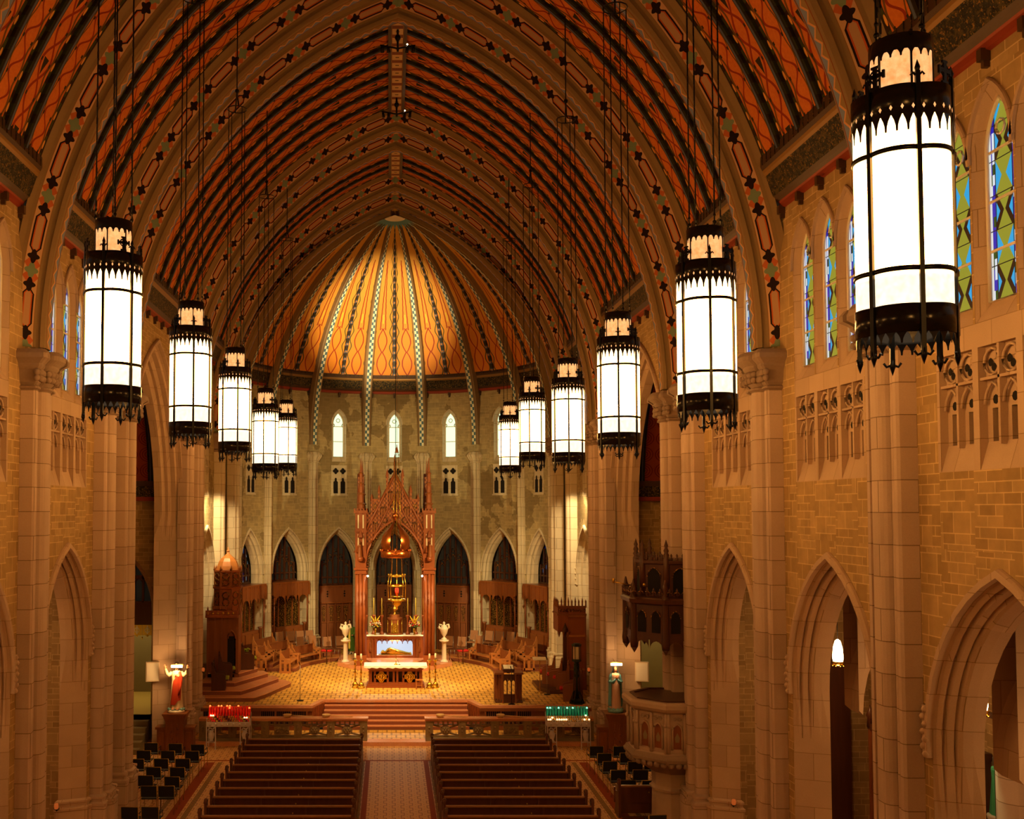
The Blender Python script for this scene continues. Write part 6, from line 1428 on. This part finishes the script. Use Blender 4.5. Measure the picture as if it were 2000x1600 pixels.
# ================================================================ statues before the crossing piers
def pedestal(x, lab):
    t = thing('statue_pedestal', lab, 'pedestal', (x, 38.2, 0), 0, 'statue pedestals')
    mk('pillar', t, ['brown_wood', 'carved_wood'], lambda m: (m.box(-.33, .33, -.3, .3, 0, 1.2, 0), m.taper(-.42, .42, -.38, .38, 1.42, 1.2, .08, .07), m.box(-.44, .44, -.4, .4, 1.42, 1.48, 0), m.box(-.36, .36, -.33, .33, 0, .16, 0), [m.box(-.3+.2*i-.02, -.3+.2*i+.02, -.32, -.3, .2, 1.1, 1) for i in range(4)], [m.ball((-.1+.2*(i % 2), -.31, .35+.12*i), .05, 6, 1) for i in range(6)]))
    for sg in (-1, 1): mk('side_wing', t, ['brown_wood', 'carved_wood'], lambda m: (m.box(*sorted((sg*.33, sg*.66)), -.2, .25, 0, .92, 0), m.box(*sorted((sg*.33, sg*.71)), -.26, .28, .9, .98, 0), m.box(*sorted((sg*.40, sg*.6)), -.22, -.2, .2, .8, 1)))
pedestal(-8.05, 'stepped wooden pedestal under the red-robed statue, left of the sanctuary'); pedestal(8.0, 'stepped wooden pedestal under the blue-mantled statue, right of the sanctuary')
t = thing('statue', 'painted statue in white robe and red sash with raised arms, under a bright lamp', 'statue', (-8.05, 38.2, 1.48))
def christ(m):
    m.loc = scaled(.93, 0, 0, .13); robe(m, BODY, 13, .05, 2, .75, 0); head(m, 1.55, 1.05, 2, 3, True, True)
    for sg in (-1, 1):
        m.tube([(sg*.17, 0, 1.4), (sg*.3, -.03, 1.3), (sg*.37, -.06, 1.38), (sg*.43, -.08, 1.58)], [.085, .085, .075, .045], 8, 0); hand(m, (sg*.43, -.08, 1.57), (sg*.15, -.1, 1), 2, (0, -1, 0), 1.1)
        m.taper(sg*.09-.05, sg*.09+.05, -.28, -.1, -.0, .06, .01, .03, 2)
mk('figure', t, ['robe_cream', 'robe_red', 'skin', 'hair'], christ)
def sash(m):
    m.loc = scaled(.93, 0, 0, .13); R = []
    for i in range(16):
        f = i/15; z = 1.44-1.1*f; row = []
        for j in range(12):
            a = -pi*.1-pi*.62*(j/11)-.75*f+.25; w = (.205+.05*f)*(1+.05*sin(9*a+3*f)); row.append((w*1.06*cos(a), w*.82*sin(a)-.01, z-.30*(j/11)+.04*sin(j)))
        R.append(row)
    m.grid(R, 0, None, True); m.tube([(.14, -.12, 1.44), (.2, -.05, 1.2), (.19, -.12, .9), (.12, -.2, .55)], [.05, .06, .05, .03], 6, 0)
mk('red_sash', t, 'robe_red', sash)
mk('heart', t, ['red_cloth', 'gold'], lambda m: (m.ball((0, -.165, 1.33), .03, 8, 0), [m.tube([(0, -.16, 1.33), (.08*cos(k), -.155, 1.33+.08*sin(k))], .006, 4, 1) for k in range(7)]))
mk('cloud_base', t, ['white_marble', 'cloud_blue'], lambda m: (m.lathe([(.31, 0), (.31, .06), (.28, .1)], 14, 0), [m.ball((.26*cos(k*.63), .2*sin(k*.63), .11), .07, 6, 1) for k in range(10)]))
t = thing('statue', 'painted statue in pink robe and blue mantle with hands joined in prayer', 'statue', (8.0, 38.2, 1.48))
def mary(m):
    m.loc = scaled(.86, 0, 0, .14); robe(m, [(a, b*.95, 0, d) for a, b, _, d in BODY], 15, .06, 4, .75, 0); head(m, 1.55, 1.0, 1, 3, True, False, 0)
    for sg in (-1, 1): m.tube([(sg*.17, .0, 1.38), (sg*.24, -.04, 1.12), (sg*.13, -.2, 1.12), (sg*.02, -.26, 1.28)], [.08, .085, .07, .035], 8, 2); hand(m, (sg*.018, -.26, 1.27), (0, -.15, 1), 1, (-sg, 0, 0), 1.1)
mk('figure', t, ['robe_pink', 'skin', 'robe_blue', 'hair'], mary)
def mantle(m):
    m.loc = scaled(.86, 0, 0, .14); R = []
    for z, r in ((1.84, .02), (1.81, .09), (1.72, .115), (1.6, .12), (1.5, .15), (1.42, .23), (1.25, .27), (1.0, .28), (.6, .29), (.25, .31), (.1, .29)):
        op = .55 if z > 1.45 else .30
        R.append([(r*(1+.05*sin(8*a))*cos(a), r*.8*(1+.05*sin(8*a))*sin(a)+.02, z) for a in [-pi/2+op*pi*.8+(2*pi-op*1.6*pi)*j/22 for j in range(23)]])
    m.grid(R, 0, None, True)
mk('blue_mantle', t, 'robe_blue', mantle)
mk('cloud_base', t, 'cloud_blue', lambda m: (m.lathe([(.26, 0), (.28, .06), (.24, .12)], 14, 0), [m.ball((.22*cos(k*.7), .18*sin(k*.7), .1), .075, 6) for k in range(9)]))
for s, nm, zz in ((-1, 'red-robed', 3.15), (1, 'blue-mantled', 3.22)):
    x = s*8.03; t = thing('statue_lamp', 'small glowing lamp above the head of the %s statue' % nm, 'lamp', (x, 38.2, zz), 0, 'statue lamps')
    mk('tube', t, 'tube_light', lambda m: m.tube([(-.2, -.08, 0), (.2, -.08, 0)], .045, 8)); mk('bracket', t, 'brass', lambda m: (m.tube([(0, 0, .02), (0, .5, .12)], .012, 5), m.box(-.22, .22, -.06, -.04, 0, .07)))
    light('statue_light', 'POINT', (x, 37.75 if s < 0 else 37.95, zz-.05 if s < 0 else zz+.08), 70 if s < 0 else 45, (1, .55, .2), size=.12)
for s, x in ((-1, -9.0), (1, 9.05)):
    t = thing('loudspeaker', 'flat cream loudspeaker panel on the pier beside the %s statue' % ('red-robed' if s < 0 else 'blue-mantled'), 'loudspeaker', (x, 38.5, 2.9), -.25*s, 'wall loudspeakers')
    mk('box', t, 'speaker_cream', lambda m: m.box(-.25, .25, -.09, .09, -.36, .36), .015); mk('grille', t, 'plaster_white', lambda m: m.box(-.21, .21, -.1, -.09, -.32, .32)); mk('bracket', t, 'black_iron', lambda m: m.box(-.04, .04, .09, .42, -.04, .04))
def vigil(loc, lab, a):
    t = thing('vigil_lamp', lab, 'lamp', loc, a, 'vigil lamps on brackets')
    mk('bracket', t, 'dark_bronze', lambda m: (m.tube([(0, 0, -.05), (.2, 0, -.05), (.22, 0, 0)], .02, 5), m.lathe([(.05, -.02), (.07, 0)], 8, 0, (.22, 0)))); mk('glass', t, 'flame_red_dim', lambda m: m.lathe([(.045, 0), (.06, .06), (.05, .13), (.03, .14)], 8, 0, (.22, 0)))
glow('flame_red_dim', (.8, .14, .02), .45)
vigil((-7.62, 41.0, 2.55), 'tiny red vigil lamp on the pier between the red-robed statue and sanctuary', -1.2); vigil((7.62, 41.0, 2.55), 'tiny red vigil lamp on the pier between the blue-mantled statue and sanctuary', -2.0)
vigil((-8.75, 27.0, 1.25), 'tiny red vigil lamp low on the left arcade pier by the chairs', -1.6); vigil((8.6, 27.2, 1.3), 'tiny red vigil lamp low on the right arcade pier', -1.6)
# ================================================================ pulpit and its canopy
PX, PY = 7.7, 29.35
simple('pulpit_stone', 'b89e88', .75, 0, .2, 5)
def oc(m, prof, mm=0, n=8, c=(0, 0)): m.lathe(prof, n, mm, c, pi/8, 2*pi+pi/8, False)
t = thing('pulpit', 'carved stone octagonal pulpit on a round column, right of the pews', 'pulpit', (PX, PY, 0))
mk('column', t, 'pulpit_stone', lambda m: (oc(m, [(.72, 0), (.72, .25), (.62, .3), (.60, 1.1)]), oc(m, [(.66, 1.1), (.68, 1.16), (.62, 1.2), (.60, 1.24)]), oc(m, [(.6, 1.24), (.62, 1.6)])))
mk('corbel', t, 'cap_stone', lambda m: (oc(m, [(.62, 1.6), (.8, 1.7), (1.2, 1.95), (1.3, 2.0), (1.3, 2.06)]), [m.ball((1.24*cos(a), 1.24*sin(a), 1.99), .09, 6) for a in [2*pi*i/40 for i in range(40)]], oc(m, [(1.38, 2.06), (1.4, 2.14), (1.34, 2.2), (1.3, 2.26)])))
mk('tub', t, 'pulpit_stone', lambda m: oc(m, [(1.28, 2.26), (1.22, 2.3), (1.22, 3.35), (1.28, 3.38)]))
mk('rim', t, 'pulpit_stone', lambda m: (oc(m, [(1.28, 3.38), (1.36, 3.42), (1.42, 3.5), (1.42, 3.6), (1.36, 3.66), (1.12, 3.66), (1.12, 2.6), (.001, 2.6)])))
mk('wood_lining', t, 'dark_wood', lambda m: oc(m, [(1.2, 3.665), (1.2, 3.70), (1.08, 3.70), (1.08, 2.65), (.001, 2.65)]))
for k in range(3, 7):
    a = k*pi/4; ca, sa = cos(a), sin(a)
    def pan(m):
        L = lambda u, z, o=0: ((1.13+o)*ca-u*sa, (1.13+o)*sa+u*ca, z)
        for u in (-.2, .2):
            m.poly([L(u-.11, 2.42, .01), L(u+.11, 2.42, .01)]+[L(u+x, z, .01) for x, z in parch(.11, 2.9, .18, 4)[::-1]], 1)
            m.poly([L(u-.05, 2.6, .013), L(u+.05, 2.6, .013), L(u+.07, 2.72, .013), L(u, 2.86, .013), L(u-.07, 2.72, .013)], 2)
            m.tube([L(u+x, z, .02) for x, z in [(-.13, 2.4)]+parch(.13, 2.9, .2, 4)+[(.13, 2.4)]], .028, 5, 0)
            for q in (-.07, .07): m.tube([L(u+q+.05*cos(w*pi/4), 3.23+.05*sin(w*pi/4), .02) for w in range(8)], .018, 4, 0, True)
        for u in (-.44, 0, .44): m.tube([L(u, 2.3, .03), L(u, 3.36, .03)], .045, 6, 0); m.ball(L(u, 3.05, .06), .06, 6, 0) if u else None
    mk('panel', t, ['pulpit_stone', 'brown_wood', 'greenish_stone'], pan)
t = thing('pulpit_canopy', 'dark carved wooden canopy with pinnacles hung on the pier above the pulpit', 'canopy', (PX+.05, PY+.2, 0))
def val(m):
    oc(m, [(1.3, 5.3), (1.3, 6.25), (1.42, 6.3), (1.44, 6.4), (1.36, 6.45), (.9, 6.5)], 0)
    for k in range(8):
        a = pi/8+k*pi/4; m.lathe([(.10, 5.05), (.12, 5.2), (.10, 5.4), (.10, 6.3), (.12, 6.45), (.06, 6.6), (.09, 6.66), (.02, 6.95)], 6, 0, (1.28*cos(a), 1.28*sin(a))); m.lathe([(.001, 4.9), (.1, 5.06)], 6, 0, (1.28*cos(a), 1.28*sin(a)))
        b = k*pi/4; ca, sa = cos(b), sin(b); L = lambda u, z, o=0: ((1.21+o)*ca-u*sa, (1.21+o)*sa+u*ca, z)
        for u in (-.22, .22):
            m.poly([L(u-.13, 5.5, .01), L(u+.13, 5.5, .01)]+[L(u+x, z, .01) for x, z in parch(.13, 5.9, .2, 4)[::-1]], 2); m.tube([L(u+x, z, .015) for x, z in parch(.14, 5.9, .21, 4)], .018, 4, 1)
            c = parch(.2, 5.05, .22, 4)
            for p, q in zip(c, c[1:]): m.quad(L(u+p[0], p[1]), L(u+q[0], q[1]), L(u+q[0], 5.35), L(u+p[0], 5.35), 0)
        for i in range(5): m.tube([L(-.4+.2*i+.08*cos(q*pi/4), 6.55+.08*sin(q*pi/4), .08) for q in range(5)], .02, 4, 1); m.lathe([(.03, 6.5), (.02, 6.62), (.04, 6.66), (.002, 6.74)], 5, 0, L(-.4+.2*i, 0, .08)[:2])
def upper(m):
    oc(m, [(.98, 6.45), (.98, 7.35), (1.04, 7.38), (1.04, 7.46), (.8, 7.5)], 0)
    for k in range(8):
        a = pi/8+k*pi/4; p = (.98*cos(a), .98*sin(a)); m.lathe([(.09, 6.45), (.09, 7.5), (.06, 7.55), (.09, 7.62), (.05, 7.68), (.08, 7.74), (.04, 7.82), (.06, 7.88), (.002, 8.05)], 6, 0, p)
        b = k*pi/4; ca, sa = cos(b), sin(b); L = lambda u, z, o=0: ((.91+o)*ca-u*sa, (.91+o)*sa+u*ca, z)
        m.poly([L(-.2, 6.55, .01), L(.2, 6.55, .01)]+[L(x, z, .01) for x, z in parch(.2, 7.0, .25, 4)[::-1]], 2); m.tube([L(x, z, .015) for x, z in parch(.21, 7.0, .26, 4)], .02, 4, 1)
        for i in range(4): m.lathe([(.03, 7.45), (.05, 7.52), (.02, 7.56), (.04, 7.6), (.002, 7.66)], 5, 0, L(-.24+.16*i, 0, 0)[:2])
mk('valance', t, ['dark_wood', 'tracery_gold', 'void_dark'], val); mk('upper_tier', t, ['dark_wood', 'tracery_gold', 'void_dark'], upper)
mk('soffit', t, 'dark_wood', lambda m: oc(m, [(1.28, 5.4), (.001, 5.45)]))
mk('lamp_arm', t, 'brass', lambda m: (m.tube([(-1.2, -.3, 6.75), (-1.7, -.35, 6.85)], .018, 5), m.lathe([(.03, 6.82), (.05, 6.95)], 6, 0, (-1.72, -.35)), m.ball((-.9, -.55, 6.78), .05, 6)))
# ================================================================ aisles
def make_aisle_lamp():
    t = thing('aisle_lantern', 'lantern', 'hanging lantern', (0, 0, 0), 0, 'small lanterns of the aisles')
    mk('glass', t, 'tube_light', lambda m: m.lathe([(.12, 0), (.14, .1), (.12, .35), (.07, .52), (.02, .56)], 8, 0))
    mk('gallery', t, 'gold', lambda m: (m.lathe([(.05, -.1), (.13, -.06), (.145, 0), (.13, .01)], 8, 0), [m.ball((.14*cos(k*pi/4), .14*sin(k*pi/4), -.08), .025, 5) for k in range(8)]))
    mk('chain', t, 'black_iron', lambda m: m.tube([(0, 0, .55), (0, 0, 3.65)], .01, 4))
    return t
al = make_aisle_lamp(); first = True
for s, nm in ((1, 'right'), (-1, 'left')):
    for y in (26.3, 20.0, 14.5):  # only the far right lantern is in view; the others are added aisle light
        lab = {(1, 26.3): 'small bright aisle lantern seen through the middle right arch', (1, 20.0): 'added aisle lantern, unseen behind the right arcade', (1, 14.5): 'added aisle lantern, unseen and nearest behind the right arcade'}.get((s, y), 'small added aisle lantern, unseen behind the left arcade, %s of three' % {26.3: 'farthest', 20.0: 'middle', 14.5: 'nearest'}[y])
        loc = (s*11.05, y, 5.05)
        if first: al.location = loc; al['label'] = lab; first = False
        else: dup(al, loc, None, lab)
        light('aisle_light', 'POINT', (s*11.05, y, 4.7), 100, (1, .5, .16), size=.2)
t = thing('confessional', 'dark carved wooden confessional with pinnacled top along the right aisle wall', 'confessional', (12.9, 25.7, 0))
mk('body', t, ['dark_wood', 'carved_wood'], lambda m: (m.box(-.55, .62, -1.7, 1.7, 0, 3.2, 0), m.box(-.62, .62, -1.75, 1.75, 3.15, 3.3, 0), [m.box(-.6, -.55, -1.7+.85*i-.05, -1.7+.85*i+.05, 0, 3.2, 1) for i in range(5)], [m.tube([(-.57, -1.27+.85*i+.12*cos(q*pi/4), 2.2+.12*sin(q*pi/4)) for q in range(8)], .025, 5, 1, True) for i in range(4)], [m.tube([(-.57, -1.27+.85*i+px, pz) for px, pz in parch(.3, 1.6, .35, 4)], .03, 5, 1) for i in range(4)]))
mk('cresting', t, 'dark_wood', lambda m: [m.lathe([(.05, 3.28), (.03, 3.4), (.06, 3.45), (.002, 3.52)], 5, 0, (-.58, -1.6+.25*i)) for i in range(14)])
mk('corner_pinnacle', t, 'dark_wood', lambda m: m.lathe([(.1, 3.2), (.08, 3.45), (.12, 3.5), (.05, 3.65), (.002, 3.8)], 6, 0, (-.57, 1.68)))
t = thing('wooden_screen', 'tall dark carved wooden screen at the far end of the right aisle', 'screen', (11.9, 29.7, 0))
mk('panel', t, ['dark_wood', 'carved_wood'], lambda m: (m.box(-.5, .9, -.08, .08, 0, 4.6, 0), [m.ball((-.4, -.1, .5+.25*i), .06, 6, 1) for i in range(16)], m.lathe([(.08, 4.6), (.1, 4.8), (.002, 5.2)], 6, 1, (-.42, 0))))
t = thing('statue', 'green and gold painted statue on the right aisle wall, seen through the nearest arch', 'statue', (13.25, 23.3, 2.0), pi/2)
def aisle_saint(m):
    m.loc = scaled(.72, 0, 0, .12); robe(m, BODY, 11, .05, 3, .75, 0); head(m, 1.55, 1.0, 1, 3)
    for sg in (-1, 1): m.tube([(sg*.17, 0, 1.4), (sg*.25, -.08, 1.1), (sg*.1, -.22, 1.1)], [.08, .08, .05], 8, 0); hand(m, (sg*.1, -.22, 1.1), (-sg*.6, -.3, .4), 1)
mk('figure', t, ['robe_green_light', 'skin', 'candle_wax', 'hair'], aisle_saint)
mk('mantle', t, 'flower_yellow', lambda m: m.lathe([(.2, .2), (.19, .6), (.17, 1.0), (.12, 1.12)], 14, 0, (0, .03), pi*1.2, pi*1.8, True, False)); mk('bracket', t, 'pulpit_stone', lambda m: m.lathe([(.06, -.35), (.2, -.1), (.24, .08), (.22, .12)], 8, 0))
mk('frame', t, 'dark_wood', lambda m: (m.box(-.5, -.42, .24, .3, -.4, 2.4), m.box(.42, .5, .24, .3, -.4, 2.4), m.box(-.5, .5, .24, .3, 2.3, 2.42)))
light('shrine_light', 'SPOT', (12.4, 23.2, 4.6), 60, (.9, 1, .5), (13.2, 23.3, 2.6), .05, 50, .5)

# ---- clusters of spotlights on the ridge of the vault
for y, nm in ((31.8, 'nearer'), (37.2, 'farther')):
    t = thing('spotlight_cluster', 'dark iron cross-arm of small spotlights on the painted ridge, %s of the two' % nm, 'spotlight', (0, y, 23.8), 0, 'ridge spotlights')
    mk('arm', t, 'black_iron', lambda m: (m.tube([(-.55, 0, -.4), (0, 0, -.5), (.55, 0, -.4)], .03, 6), m.tube([(0, 0, .1), (0, 0, -.6)], .04, 6), m.ball((0, 0, -.15), .1, 8)))
    for u in (-.5, -.3, .3, .5): mk('spotlight_head', t, 'black_iron', lambda m: m.tube([(u, .0, -.45), (u*.95, .14, -.55)], [.04, .06], 8))
    mk('bulb', t, 'bulb', lambda m: m.ball((.3, -.03, -.38), .022, 6))
